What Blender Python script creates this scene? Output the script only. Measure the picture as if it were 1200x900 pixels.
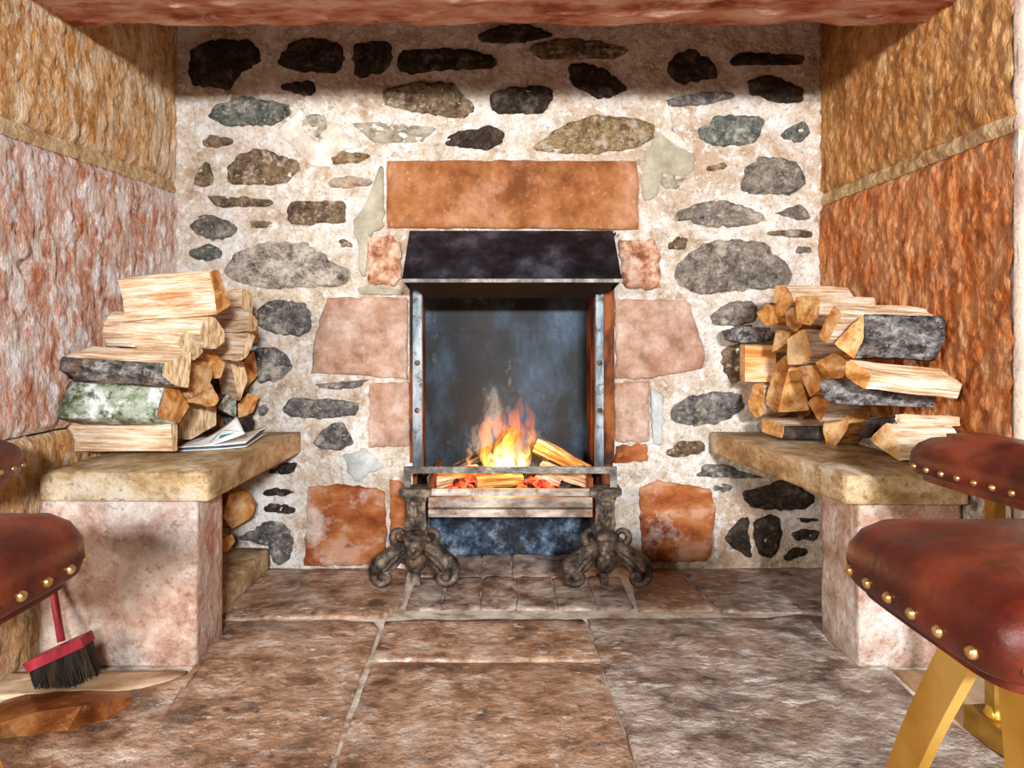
import bpy, bmesh, math, random
from mathutils import Vector, Matrix, noise
random.seed(7)
scn = bpy.context.scene
C = scn.collection
for o in list(bpy.data.objects): bpy.data.objects.remove(o)

# ------------------------------------------------------------------ camera
D, PX, HZ, VX, VY = 2.4, 337.0, 0.8, 590.0, 395.0      # distance, px per metre at the back wall, eye height, vanishing point
cam = bpy.data.objects.new('camera', bpy.data.cameras.new('camera'))
C.objects.link(cam); scn.camera = cam
cam.location = (0, -D, HZ); cam.rotation_euler = (math.pi/2, 0, 0)
cam.data.sensor_width = 36; cam.data.lens = 36*PX*D/1200
cam.data.shift_x = (600-VX)/1200; cam.data.shift_y = -(450-VY)/1200
cam.data.clip_start = 0.02
# ------------------------------------------------------------------ world, lights, exposure
w = bpy.data.worlds.new('world'); scn.world = w; w.use_nodes = True
bg = w.node_tree.nodes['Background']; bg.inputs[0].default_value = (1.0, 0.80, 0.58, 1); bg.inputs[1].default_value = 0.05
def area(name, loc, target, sx, sy, power, col):
    l = bpy.data.lights.new(name, 'AREA'); l.shape = 'RECTANGLE'; l.size = sx; l.size_y = sy
    l.energy = power; l.color = col
    o = bpy.data.objects.new(name, l); C.objects.link(o); o.location = loc
    o.rotation_euler = (Vector(target)-Vector(loc)).to_track_quat('-Z', 'Y').to_euler(); return o
area('window_light', (0.62, -5.2, 1.66), (0, 0, 1.0), 0.55, 0.26, 335, (0.94, 0.97, 1.0))
area('side_fill_light', (-2.6, -4.4, 1.55), (0.4, 0, 0.9), 1.6, .3, 150, (1.0, 0.93, 0.84))  # fill lamp added to brighten the orange side wall, no window known there
vs = scn.view_settings
vs.view_transform = 'Standard'; vs.look = 'None'; vs.gamma = 1; vs.use_curve_mapping = False; vs.exposure = 0.0

# ------------------------------------------------------------------ helpers
def P(px, py, r):                                   # pixel at relative depth r (1 = back wall)
    return Vector(((px-VX)/PX*r, -(1-r)*D, HZ-(py-VY)/PX*r))
def FL(px, py, z=0.0):                              # pixel on a horizontal plane
    r = (HZ-z)*PX/(py-VY); return Vector(((px-VX)/PX*r, -(1-r)*D, z))
CAM = Vector((0, -D, HZ))
def on_plane(px, py, p0, n):
    d = Vector(((px-VX)/(PX*D), 1, -(py-VY)/(PX*D)))
    return CAM + d*((p0-CAM).dot(n)/d.dot(n))
def pts(s): return [tuple(float(q) for q in t.split(',')) for t in s.split()]
def nz(v, sc=1.0, oct=3):
    return noise.fractal(Vector(v)*sc, 0.9, 2.0, oct)
def tag(o, label=None, cat=None, group=None, kind=None):
    if label: o['label'] = label
    if cat: o['category'] = cat
    if group: o['group'] = group
    if kind: o['kind'] = kind
    return o
def empty(name, loc=(0, 0, 0), rz=0.0, parent=None):
    o = bpy.data.objects.new(name, None); C.objects.link(o); o.empty_display_size = .05
    o.location = loc; o.rotation_euler = (0, 0, rz)
    if parent: o.parent = parent
    return o
bpy_upd = bpy.context.view_layer.update
def mk(name, vs_, fs, mats, parent=None, mi=None, smooth=False, M=None, local=False):
    """mesh object; vs_ in world space (or local when local=True). M = its world matrix; default sits at the base centre."""
    if not isinstance(mats, (list, tuple)): mats = [mats]
    vs_ = [Vector(v) for v in vs_]
    if M is None and not local:
        xs = [v.x for v in vs_]; ys = [v.y for v in vs_]; zs = [v.z for v in vs_]
        M = Matrix.Translation(((min(xs)+max(xs))/2, (min(ys)+max(ys))/2, min(zs)))
    if M is None: M = Matrix.Identity(4)
    if not local:
        Mi = M.inverted(); vs_ = [Mi @ v for v in vs_]
    me = bpy.data.meshes.new(name); me.from_pydata([tuple(v) for v in vs_], [], fs)
    for m in mats: me.materials.append(m)
    if mi: me.polygons.foreach_set('material_index', mi)
    if smooth: me.polygons.foreach_set('use_smooth', [True]*len(me.polygons))
    bm = bmesh.new(); bm.from_mesh(me); bmesh.ops.recalc_face_normals(bm, faces=bm.faces); bm.to_mesh(me); bm.free()
    me.update()
    o = bpy.data.objects.new(name, me); C.objects.link(o)
    if parent is not None:
        o.parent = parent
        if local: o.matrix_local = M
        else:
            chain = Matrix.Identity(4); p = parent
            while p is not None: chain = p.matrix_basis @ chain; p = p.parent
            o.matrix_local = chain.inverted() @ M
    else: o.matrix_world = M
    return o
class MB:
    def __init__(s): s.v = []; s.f = []; s.m = []
    def add(s, v, f, m=0):
        b = len(s.v); s.v += [Vector(q) for q in v]; s.f += [[b+i for i in q] for q in f]; s.m += [m]*len(f)
    def box(s, a, b, m=0, M=None):
        a = Vector(a); b = Vector(b)
        v = [Vector((x, y, z)) for z in (a.z, b.z) for y in (a.y, b.y) for x in (a.x, b.x)]
        if M: v = [M @ q for q in v]
        s.add(v, [(0,2,3,1),(4,5,7,6),(0,1,5,4),(2,6,7,3),(0,4,6,2),(1,3,7,5)], m)
    def tube(s, path, rad, n=10, m=0, cap=True, flat=1.0):
        path = [Vector(p) for p in path]; k = len(path)
        if not isinstance(rad, (list, tuple)): rad = [rad]*k
        rings = []; up = None
        for i, p in enumerate(path):
            t = (path[min(i+1, k-1)]-path[max(i-1, 0)]).normalized()
            if up is None: up = Vector((0, 1, 0)) if abs(t.y) < .9 else Vector((1, 0, 0))
            a = (up - t*up.dot(t)).normalized(); b = t.cross(a); up = a
            rings.append([p+(a*math.cos(2*math.pi*j/n)*flat+b*math.sin(2*math.pi*j/n))*rad[i] for j in range(n)])
        v = [q for r_ in rings for q in r_]; f = []
        for i in range(k-1):
            for j in range(n): f.append((i*n+j, i*n+(j+1) % n, (i+1)*n+(j+1) % n, (i+1)*n+j))
        if cap: f.append(tuple(range(n))); f.append(tuple((k-1)*n+j for j in range(n)))
        s.add(v, f, m)
    def loft(s, rings, m=0, cap0=True, cap1=True):
        n = len(rings[0]); v = [q for r_ in rings for q in r_]; f = []
        for i in range(len(rings)-1):
            for j in range(n): f.append((i*n+j, i*n+(j+1) % n, (i+1)*n+(j+1) % n, (i+1)*n+j))
        if cap0: f.append(tuple(range(n)))
        if cap1: f.append(tuple((len(rings)-1)*n+j for j in range(n)))
        s.add(v, f, m)
    def ball(s, c, rad, m=0, n=10, k=6, sc=(1, 1, 1), bump=0.0):
        c = Vector(c); rings = []
        for i in range(1, k):
            a = math.pi*i/k
            rings.append([c+Vector((math.sin(a)*math.cos(2*math.pi*j/n)*sc[0], math.sin(a)*math.sin(2*math.pi*j/n)*sc[1], math.cos(a)*sc[2]))*rad for j in range(n)])
        v = [c+Vector((0, 0, rad*sc[2]))]+[q for r_ in rings for q in r_]+[c-Vector((0, 0, rad*sc[2]))]
        if bump: v = [q+(q-c)*bump*nz(q, 60, 2) for q in v]
        f = [(0, 1+j, 1+(j+1) % n) for j in range(n)]
        for i in range(k-2):
            for j in range(n): f.append((1+i*n+j, 1+(i+1)*n+j, 1+(i+1)*n+(j+1) % n, 1+i*n+(j+1) % n))
        L = len(v)-1; b = 1+(k-2)*n
        f += [(L, b+(j+1) % n, b+j) for j in range(n)]
        s.add(v, f, m)
    def build(s, name, mats, parent=None, smooth=False, M=None, local=False):
        return mk(name, s.v, s.f, mats, parent, s.m, smooth, M, local)

# ------------------------------------------------------------------ materials
def srgb(h):
    if isinstance(h, str):
        h = h.lstrip('#'); c = [int(h[i:i+2], 16)/255 for i in (0, 2, 4)]
    else: c = [q/255 for q in h]
    return tuple(((q/12.92) if q <= .04045 else ((q+.055)/1.055)**2.4) for q in c)+(1,)
def mat(name, cols, scale=8, stretch=(1, 1, 1), detail=8, rough=.8, bump=.4, bscale=None, bdist=.01, metal=0, coords='pos',
        spots=None, nrough=.62, spread=(.3, .7), distort=0.0, emit=None, spec=.3, bstretch=None, objvar=0.0):
    """procedural surface: a noise ramp of the colours in cols, optional spots (colour, scale, lo, hi, amount), noise relief."""
    m = bpy.data.materials.new(name); m.use_nodes = True; nt = m.node_tree; N = nt.nodes; L = nt.links
    bs = N['Principled BSDF']; bs.inputs['Roughness'].default_value = rough; bs.inputs['Metallic'].default_value = metal
    bs.inputs['Specular IOR Level'].default_value = spec
    if coords == 'pos': src = N.new('ShaderNodeNewGeometry').outputs['Position']
    else: src = N.new('ShaderNodeTexCoord').outputs['Object']
    if objvar or coords == 'obj':
        oi = N.new('ShaderNodeObjectInfo'); ad = N.new('ShaderNodeVectorMath'); ad.operation = 'ADD'
        sc0 = N.new('ShaderNodeMath'); sc0.operation = 'MULTIPLY'; sc0.inputs[1].default_value = 37.0
        L.new(oi.outputs['Random'], sc0.inputs[0]); 
        if coords == 'obj': L.new(src, ad.inputs[0]); L.new(sc0.outputs[0], ad.inputs[1]); src = ad.outputs[0]
    def nt_noise(sc, st, det, dis=0.0, ro=nrough):
        mp = N.new('ShaderNodeMapping'); mp.inputs['Scale'].default_value = st; L.new(src, mp.inputs['Vector'])
        n = N.new('ShaderNodeTexNoise'); n.inputs['Scale'].default_value = sc; n.inputs['Detail'].default_value = det
        n.inputs['Roughness'].default_value = ro; n.inputs['Distortion'].default_value = dis
        L.new(mp.outputs[0], n.inputs['Vector']); return n.outputs['Fac']
    f = nt_noise(scale, stretch, detail, distort)
    rp = N.new('ShaderNodeValToRGB'); e = rp.color_ramp.elements
    cs = [srgb(c) for c in cols]; lo, hi = [.5+(q-.5)*.62 for q in spread]
    e[0].position = lo; e[0].color = cs[0]; e[1].position = hi; e[1].color = cs[-1]
    for i in range(1, len(cs)-1):
        q = e.new(lo+(hi-lo)*i/(len(cs)-1)); q.color = cs[i]
    L.new(f, rp.inputs[0]); col = rp.outputs[0]
    for sp in (spots or []):
        c, sc, a, b, amt = sp[:5]; st = sp[5] if len(sp) > 5 else (1, 1, 1)
        g = nt_noise(sc, st, 9, 0, .7); a, b = .5+(a-.5)*.72, .5+(b-.5)*.72
        mr = N.new('ShaderNodeMapRange'); mr.inputs[1].default_value = a; mr.inputs[2].default_value = b; mr.inputs[4].default_value = amt
        L.new(g, mr.inputs[0])
        mx = N.new('ShaderNodeMix'); mx.data_type = 'RGBA'; mx.inputs[7].default_value = srgb(c)
        L.new(mr.outputs[0], mx.inputs[0]); L.new(col, mx.inputs[6]); col = mx.outputs[2]
    if objvar:
        hs = N.new('ShaderNodeHueSaturation'); mr = N.new('ShaderNodeMapRange'); mr.inputs[3].default_value = 1-objvar; mr.inputs[4].default_value = 1+objvar*.5
        L.new(oi.outputs['Random'], mr.inputs[0]); L.new(mr.outputs[0], hs.inputs['Value']); L.new(col, hs.inputs['Color']); col = hs.outputs[0]
    L.new(col, bs.inputs['Base Color'])
    if bump:
        g = nt_noise(bscale or scale*3, bstretch or stretch, 6, 0, .65)
        bp = N.new('ShaderNodeBump'); bp.inputs['Strength'].default_value = bump; bp.inputs['Distance'].default_value = bdist
        L.new(g, bp.inputs['Height']); L.new(bp.outputs[0], bs.inputs['Normal'])
    if emit:
        bs.inputs['Emission Color'].default_value = srgb(emit[0]); bs.inputs['Emission Strength'].default_value = emit[1]
        if len(emit) > 2: L.new(col, bs.inputs['Emission Color'])
    m['_src'] = 1
    return m
M_ = {}
M_['mortar'] = mat('lime_mortar', ['#a48a70', '#d0bca4', '#e4d8ca', '#f4f0ea'], 7, detail=12, bump=1.0, bscale=55, bdist=.018, spread=(.28, .66), nrough=.74,
                   spots=[('#c4a182', 1.8, .5, .64, .7), ('#f2eeea', 3.2, .54, .66, .7), ('#8a745e', 80, .57, .68, .55), ('#b08c6a', 24, .56, .68, .45), ('#f8f6f3', 30, .55, .64, .8), ('#5c4c3e', 120, .62, .7, .6)])
M_['walljoint'] = mat('tan_wall_mortar', ['#b08a5c', '#cfae82', '#e2caa6'], 20, bump=.9, bscale=50, bdist=.02, nrough=.75)
M_['joint'] = mat('floor_joint', ['#a8937c', '#d9cbbb', '#efe6da'], 14, bump=.5)
M_['cement'] = mat('grey_cement', ['#8e8772', '#a69e89', '#bab29d'], 8, nrough=.74, bump=.4, bscale=60)
M_['cementblue'] = mat('blue_grey_cement', ['#959998', '#b0b4b2', '#c8c9c4'], 8, nrough=.74, bump=.4, bscale=60)
M_['cementwhite'] = mat('white_cement', ['#b4a692', '#d4cabc', '#ece6dc'], 9, nrough=.75, bump=.6, bscale=50, bdist=.015)
stone_cols = {
 'grey': ['#4c453e', '#766d63', '#94897c', '#b9ac9c'], 'brown': ['#3f3024', '#6b5640', '#8a7256', '#a89278'],
 'dark': ['#1c1512', '#2c211a', '#42332a', '#57463a'], 'slate': ['#3e3b3a', '#5e5a58', '#807b77', '#a8a19a'],  # dark: shadow on the upper wall is put into this stone colour
 'green': ['#3b3d38', '#585a54', '#787a70', '#97968a'], 'ochre': ['#54402a', '#826644', '#a58a62', '#c2ad88'],
 'pale': ['#8a7b68', '#b0a28c', '#cbbfa9', '#ddd3c0'], 'pink': ['#8a6e5c', '#b09380', '#c5a994', '#d4bfab'], 'speckle': ['#4a3f38', '#8d8175', '#bdb1a2', '#ded4c6']}
for k, c in stone_cols.items():
    M_[k] = mat(k+'_rubble_stone', c, 24, detail=12, bump=1.0, bscale=60, bdist=.02, nrough=.78, spread=(.3, .7), spots=[('#d6c8b4', 11, .56, .68, .75 if k != 'dark' else .2), ('#e6dccd', 60, .58, .7, .6 if k != 'dark' else .1), ('#241c17', 34, .58, .72, .65)], objvar=.15)
M_['sand_orange'] = mat('orange_sandstone', ['#6e3c1a', '#8c5228', '#a0663a', '#ae7c58'], 5, detail=12, nrough=.72, bump=.5, bscale=60, spread=(.3, .7), spots=[('#6e4022', 9, .58, .72, .55), ('#cf9c80', 3, .52, .66, .55), ('#dcb89c', 50, .62, .74, .4)])
M_['sand_pink'] = mat('pinkish_sandstone', ['#8f6a56', '#ab8872', '#bd9c8a', '#ccb4a4'], 9, detail=12, nrough=.75, bump=.8, bscale=50, spots=[('#a06a4c', 4, .55, .68, .5), ('#8a6a56', 10, .58, .74, .5), ('#e5d8cb', 5, .58, .72, .5)])
M_['sand_base'] = mat('weathered_orange_sandstone', ['#6a3014', '#944c20', '#a86638', '#bc8c70'], 7, stretch=(.7, 1, 1.3), bump=.7, bscale=30, spots=[('#4a2614', 14, .6, .74, .7), ('#dccabd', 4, .56, .7, .7)])
M_['sand_rough'] = mat('rough_red_sandstone', ['#7c4a32', '#b07a5c', '#cfa488', '#ddc4b0'], 22, bump=.9, bscale=40, bdist=.015)
def tooled(name, cols, white, wamt, dark):
    return mat(name, cols, 26, stretch=(1, 1, .42), detail=12, bump=1.0, bscale=75, bdist=.02, bstretch=(1, 1, .45), nrough=.8, spread=(.3, .7),
               spots=[(white, 22, .5, .62, wamt, (1, 1, .5)), (dark, 26, .55, .7, .7, (1, 1, .5)), (white, 3.0, .5, .66, wamt*.7, (1, 1, .6)), (dark, 5, .56, .7, .5, (1, 1, .6))])
M_['wall_l_low'] = tooled('tooled_pink_sandstone', ['#b46038', '#d19474', '#e2bca8', '#f0ddd2'], '#f6eeea', 1.0, '#a85a30')
M_['wall_l_up'] = tooled('tooled_buff_sandstone', ['#b06c2a', '#d09452', '#e2b680', '#f0d8b6'], '#f2e4cc', .6, '#8f5a26')
M_['wall_r_low'] = tooled('tooled_orange_sandstone', ['#b4561c', '#d67a38', '#e6985c', '#efb688'], '#e8bc94', .32, '#8a4016')
M_['wall_r_up'] = tooled('tooled_amber_sandstone', ['#a45c1e', '#cc8840', '#dea060', '#e8be8c'], '#e6c898', .3, '#7c4a20')
M_['lintel'] = mat('hewn_lintel_sandstone', ['#9a5238', '#c88468', '#dca890', '#ecccb8'], 14, stretch=(.35, 1, 1), bump=1.0, bscale=30, bdist=.03, bstretch=(.4, 1, 1), spots=[('#6a3020', 12, .58, .74, .6, (.5, 1, 1)), ('#efd9c8', 16, .6, .74, .6, (.5, 1, 1))])
M_['front'] = mat('pale_pink_dressed_stone', ['#b4978a', '#ccb3a6', '#dccabe'], 6, detail=12, nrough=.74, bump=.6, bscale=50, spots=[('#dccdb6', 1.5, .5, .65, .6), ('#a07c68', 40, .58, .68, .5)])
M_['rubble'] = mat('eroded_grey_rubble', ['#6a5648', '#a08c7c', '#cfc2b6', '#eee6dc'], 24, bump=1, bscale=50, bdist=.02, nrough=.75)
M_['soot'] = mat('sooty_stone', ['#070504', '#120c09', '#1e140e'], 10, bump=.8, bscale=40)
M_['slab_flag'] = mat('brown_flagstone', ['#664a36', '#a47c60', '#c6a188', '#dac6b6'], 9, stretch=(1, 1.15, 1), detail=14, rough=.40, bump=1.0, bscale=20, bdist=.016, nrough=.74, spec=.5,
     spots=[('#cbbfb8', 5, .54, .66, .55), ('#46342c', 7, .56, .7, .7), ('#a06c44', 2.5, .5, .62, .6), ('#eee4dc', 26, .62, .69, .75, (.7, 1.3, 1)), ('#33241e', 40, .62, .7, .6)], objvar=.12)  # palest flecks put the floor's glints into its colour
M_['slab_slate'] = mat('grey_brown_slate_flag', ['#62524a', '#9c8a7e', '#bcaca0', '#d8cec6'], 10, stretch=(1, 1.2, 1), detail=14, rough=.36, bump=1.0, bscale=15, bdist=.024, nrough=.74, spec=.5,
     spots=[('#8a6548', 4, .5, .68, .7), ('#e8e0da', 18, .58, .65, .8, (.6, 1.5, 1)), ('#3c343a', 7, .55, .7, .65)])  # near-white streaks paint light glints on the slate
M_['tile'] = mat('hearth_tile', ['#765e4e', '#a48a7a', '#c0ac9a', '#d4c6b8'], 11, rough=.5, bump=.6, bscale=45, spots=[('#4a2c20', 18, .56, .7, .75)], objvar=.2)
M_['sandy'] = mat('sandy_flag', ['#b08c68', '#cdae8a', '#dec5a8'], 5, bump=.3, bscale=40, rough=.6)
M_['bench_slab'] = mat('buff_bench_slab', ['#86683f', '#a98a60', '#c2a57c', '#d6c09e'], 9, stretch=(1, .7, 1.4), detail=12, nrough=.74, bump=.7, bscale=50, rough=.6, spots=[('#6c5030', 14, .55, .7, .6), ('#e0d8c8', 4, .54, .66, .6), ('#5a4228', 60, .58, .68, .6)])
M_['pillar'] = mat('pink_limewashed_pillar', ['#9c7460', '#b89482', '#caae9e', '#dccbc0'], 8, detail=12, nrough=.75, bump=.9, bscale=40, bdist=.015, spots=[('#ebe4dc', 3.0, .5, .62, .75), ('#aa6038', 5, .56, .7, .6), ('#7c5440', 50, .58, .68, .5), ('#b9a898', 18, .54, .66, .5)])
# wood
M_['wood'] = mat('pale_split_wood', ['#a87a4c', '#cfa880', '#e2c8a8', '#efe2d0'], 7, stretch=(1.2, 16, 16), detail=12, nrough=.7, bump=.9, bscale=14, bstretch=(.7, 12, 12), coords='obj', rough=.7, spread=(.28, .68), spots=[('#b4702e', 5, .56, .7, .7, (.8, 3, 3)), ('#6e4c2c', 9, .6, .7, .6, (.5, 16, 16)), ('#f4ead8', 6, .56, .7, .6, (.6, 6, 6))], objvar=.14)
M_['wood_o'] = mat('amber_split_wood', ['#9a5a1e', '#c07c34', '#d69a52', '#e6bd84'], 6, stretch=(1.5, 14, 14), bump=.6, bscale=14, bstretch=(.7, 9, 9), coords='obj', rough=.7, spots=[('#f0dcb8', 5, .58, .7, .8, (.8, 6, 6))], objvar=.15)
M_['wood_band'] = mat('amber_banded_wood', ['#c07c38', '#d89a58', '#e8c090', '#f4e6cc'], 9, stretch=(.3, 1, 3.2), bump=.6, bscale=14, bstretch=(.7, 9, 9), coords='obj', rough=.7, spots=[('#8a5a2c', 9, .6, .7, .5, (.5, 16, 16))])
M_['end'] = mat('sawn_log_end', ['#8f5a26', '#b97e40', '#cf9a5c', '#dcb380'], 9, stretch=(1, 1, 1), bump=.5, bscale=60, coords='obj', rough=.8, distort=2.2, detail=12, nrough=.7, spots=[('#6e421c', 24, .56, .7, .7), ('#e8cfa4', 9, .55, .68, .6), ('#a8561c', 6, .54, .68, .5)], objvar=.25)
M_['end_pale'] = mat('pale_sawn_log_end', ['#9a7650', '#c2a076', '#d8bd94', '#e6d2b2'], 10, stretch=(1, 14, 3), bump=.6, bscale=16, coords='obj', rough=.8, spots=[('#7a5836', 14, .62, .76, .5)], objvar=.12)
M_['bark'] = mat('grey_bark', ['#2e2624', '#625a58', '#96908e', '#c8c4c2'], 26, stretch=(.8, 1.3, 1.3), detail=12, bump=1, bscale=50, bdist=.03, coords='obj', nrough=.8, spots=[('#211a18', 34, .52, .62, .85), ('#8a6a4c', 10, .58, .7, .6), ('#d8d4d2', 44, .58, .68, .6)])
M_['bark_dark'] = mat('dark_bark', ['#1e1714', '#3c302a', '#5c4c42'], 22, bump=1, bscale=50, bdist=.015, coords='obj')
M_['lichen'] = mat('lichen_bark', ['#54583a', '#868d74', '#a9b2a4', '#d4d8d0'], 12, bump=1, bscale=34, bdist=.02, coords='obj', nrough=.8, detail=12, spots=[('#4e5824', 9, .54, .62, .85), ('#e6e8e4', 11, .53, .63, .85), ('#34321e', 36, .54, .66, .8)])
# metal and leather
M_['hoodm'] = mat('blackened_hood_steel', ['#17151a', '#26232a', '#3a3740', '#5a5a66'], 7, bump=.2, bscale=50, rough=.42, metal=.5, spots=[('#5a3c26', 12, .64, .76, .6)])
M_['iron'] = mat('cast_iron', ['#2b2523', '#4a4039', '#6a5b4e', '#8f8071'], 30, bump=.6, bscale=80, rough=.5, metal=.45, spots=[('#80644a', 18, .54, .68, .6)])
M_['steel'] = mat('worn_blue_steel', ['#3c4449', '#626c72', '#88939a', '#a8b0b5'], 12, stretch=(1, 1, .3), bump=.3, bscale=50, rough=.55, metal=.3, spots=[('#3a2e28', 16, .54, .66, .8)])
M_['rust'] = mat('rusted_iron', ['#22140e', '#4c2716', '#7a3e1c', '#96572c'], 16, stretch=(1, 1, .4), bump=.6, bscale=60, rough=.75, metal=.2)
M_['back'] = mat('smoke_blued_back_plate', ['#07090b', '#141b22', '#2c3f52', '#4c6074'], 3.2, stretch=(1, 1, .5), bump=.1, bscale=30, rough=.55, metal=.1, spots=[('#8d8478', 5.5, .58, .72, .7, (1, 1, .5)), ('#1c120c', 4, .52, .66, .7)])
M_['ashbar'] = mat('ash_dusted_iron', ['#6a5a50', '#98887c', '#bcae9f', '#d4c8ba'], 16, stretch=(.4, 1, 1), bump=.4, bscale=60, rough=.6, metal=.2, spots=[('#7a4c30', 12, .56, .68, .6), ('#3a302c', 24, .62, .74, .6)])
M_['bar'] = mat('grey_grate_bar', ['#4c4640', '#6c665f', '#8e8880'], 22, bump=.3, rough=.45, metal=.5)
M_['leather'] = mat('oxblood_leather', ['#340c06', '#54170b', '#6e2612', '#86381e'], 7, stretch=(1, 1, 1), bump=.25, bscale=90, bdist=.004, rough=.36, spec=.5, spots=[('#3a0e08', 4, .5, .66, .6)])
M_['brass'] = mat('polished_brass', ['#c08e30', '#d8aa48', '#e6c268'], 5, bump=.05, rough=.3, metal=.55, spec=.6)
M_['brass_old'] = mat('dull_brass', ['#7c5a20', '#a47c32', '#c09a48'], 8, bump=.1, rough=.38, metal=.6)
M_['stud'] = mat('brass_stud', ['#b98c50', '#d8b274', '#e6c892'], 60, bump=.1, rough=.3, metal=.9)
M_['piping'] = mat('pale_piping', ['#7a5c6a', '#a88c98'], 20, bump=.2)
M_['redpaint'] = mat('red_painted_wood', ['#8e2430', '#b03a48', '#c4606a'], 12, stretch=(1, 1, .3), bump=.2, rough=.4)
M_['bristle'] = mat('dark_bristle', ['#171210', '#2c231c', '#4a3a2a'], 40, stretch=(1, 1, .1), bump=.6)
M_['copper'] = mat('tarnished_copper', ['#7a4220', '#9c5c2c', '#b8763e', '#cc9864'], 9, bump=.35, bscale=40, rough=.38, metal=.45, spots=[('#5a2c14', 7, .56, .7, .5), ('#d0b090', 34, .66, .76, .6)])
M_['paper'] = mat('newsprint', ['#d9d9d6', '#ebebe8', '#f4f4f2'], 10, bump=.1, rough=.8)
M_['teal'] = mat('teal_print', ['#1d7f86', '#2a979c'], 10, bump=0)
M_['ink'] = mat('dark_print', ['#35404a', '#5a6870'], 30, bump=0)
M_['ash'] = mat('grey_ash', ['#6a6058', '#a49a90', '#d2cac0'], 30, bump=1, bscale=60)
M_['char'] = mat('charred_wood', ['#120e0c', '#2a211d', '#6a5c54'], 14, stretch=(1, 5, 5), bump=1, bscale=40, coords='obj', spots=[('#b0a59c', 20, .58, .7, .6)])
M_['ember'] = mat('glowing_ember', ['#2a0a06', '#c02a14', '#ff5a30'], 30, bump=.8, bscale=60, spread=(.38, .62), emit=('#ff4a20', 1.3, 1), spots=[('#d8cfc8', 40, .62, .72, .4)])
M_['blueback'] = mat('lower_hearth_back', ['#151a22', '#2e3c4e', '#56687e', '#8c98a6'], 14, bump=.9, bscale=40, nrough=.75, spots=[('#1c140f', 9, .5, .62, .85)])

# ------------------------------------------------------------------ stone pieces
def resample(poly, n, smooth=0.0, jit=0.0, seed=0):
    """closed outline resampled to n points; smooth rounds the corners."""
    k = len(poly); seg = [(poly[(i+1) % k]-poly[i]).length for i in range(k)]; T = sum(seg); out = []
    for j in range(n):
        d = T*j/n; i = 0
        while d > seg[i] and i < k-1: d -= seg[i]; i += 1
        out.append(poly[i].lerp(poly[(i+1) % k], min(1, d/max(seg[i], 1e-9))))
    for _ in range(int(smooth)):
        out = [(out[i-1]+out[i]*2+out[(i+1) % n])/4 for i in range(n)]
    return out
def piece(name, outline, nrm, h, m, parent, n=26, smooth=1, rough=.004, edge=.85, sink=.012, inner=(.6, .3), jit=.003, fsc=18):
    """a stone: sunk outer ring, rounded shoulder, uneven face."""
    nrm = Vector(nrm); o = resample([Vector(p) for p in outline], n, smooth)
    c = sum(o, Vector())/n
    o = [p+(p-c).normalized()*jit*nz(p, 40, 2)*2 for p in o]
    rings = [(1.0, -sink, 0), (1.0-(1-edge)*.25, h*.55, .5), (edge, h*.95, 1)]+[(s_, h*1.05, 1) for s_ in inner]
    V = []; F = []
    for s_, hh, a in rings:
        for p in o:
            q = c+(p-c)*s_; V.append(q+nrm*(hh+a*rough*(nz(q, fsc, 4))*1.6))
    for i in range(len(rings)-1):
        for j in range(n): F.append((i*n+j, i*n+(j+1) % n, (i+1)*n+(j+1) % n, (i+1)*n+j))
    b = (len(rings)-1)*n; V.append(c+nrm*(h*1.05+rough*nz(c, fsc, 4)*1.6)); L = len(V)-1
    for j in range(n): F.append((b+j, b+(j+1) % n, L))
    return mk(name, V, F, m, parent, smooth=True)
def surface(name, f, us, vs_, m, parent=None, skip=None, smooth=True):
    """grid surface f(u,v) -> Vector"""
    V = [f(u, v) for v in vs_ for u in us]; n = len(us); F = []
    for j in range(len(vs_)-1):
        for i in range(n-1):
            if skip and skip((us[i]+us[i+1])/2, (vs_[j]+vs_[j+1])/2): continue
            F.append((j*n+i, j*n+i+1, (j+1)*n+i+1, (j+1)*n+i))
    used = sorted({i for f_ in F for i in f_}); rm = {a: b for b, a in enumerate(used)}
    return mk(name, [V[i] for i in used], [[rm[i] for i in f_] for f_ in F], m, parent, smooth=smooth)
def lin(a, b, n): return [a+(b-a)*i/(n-1) for i in range(n)]

XL0, XL1, XR0, XR1 = -1.135, -1.165, 1.10, 1.125          # side walls: back x, front x (they splay a little)
YF, YLB, ZL, TOP = -.874, -.55, 1.632, 2.45                # recess front, lintel back, lintel underside, top
FX0, FX1, FZ1 = (484-VX)/PX, (718-VX)/PX, .8+118/PX         # firebox opening
def xl(y): return XL0+(XL1-XL0)*(y/YF)
def xr(y): return XR0+(XR1-XR0)*(y/YF)

# floor
floor = mk('floor', [(-2.4, -3.6, -.02), (2.4, -3.6, -.02), (2.4, .4, -.02), (-2.4, .4, -.02), (-2.4, -3.6, -.002), (2.4, -3.6, -.002), (2.4, .4, -.002), (-2.4, .4, -.002)],
           [(0, 1, 2, 3), (4, 5, 6, 7), (0, 1, 5, 4), (1, 2, 6, 5), (2, 3, 7, 6), (3, 0, 4, 7)], M_['joint'])
tag(floor, 'flagstone floor of brown and grey slabs with pale mortar joints', 'floor', kind='structure')
def flag(poly, m, h=.006, n=56, rough=.004, fsc=9, name='flagstone'):
    o = [FL(*p) if isinstance(p, tuple) and p[1] > 600 else Vector((p[0], p[1], 0)) for p in poly]
    c0 = sum(o, Vector())/len(o); o = [p+(p-c0).normalized()*.003 for p in o]
    piece(name, o, (0, 0, 1), h, M_[m], floor, n=n, smooth=0, rough=rough, edge=.985, sink=.006, inner=(.85, .7, .55, .4, .2), jit=.004, fsc=fsc)
F_ = 'slab_flag'
flag([(252, 725), (450, 724), (470, 708), (478, 668), (200, 668)], F_)
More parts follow.
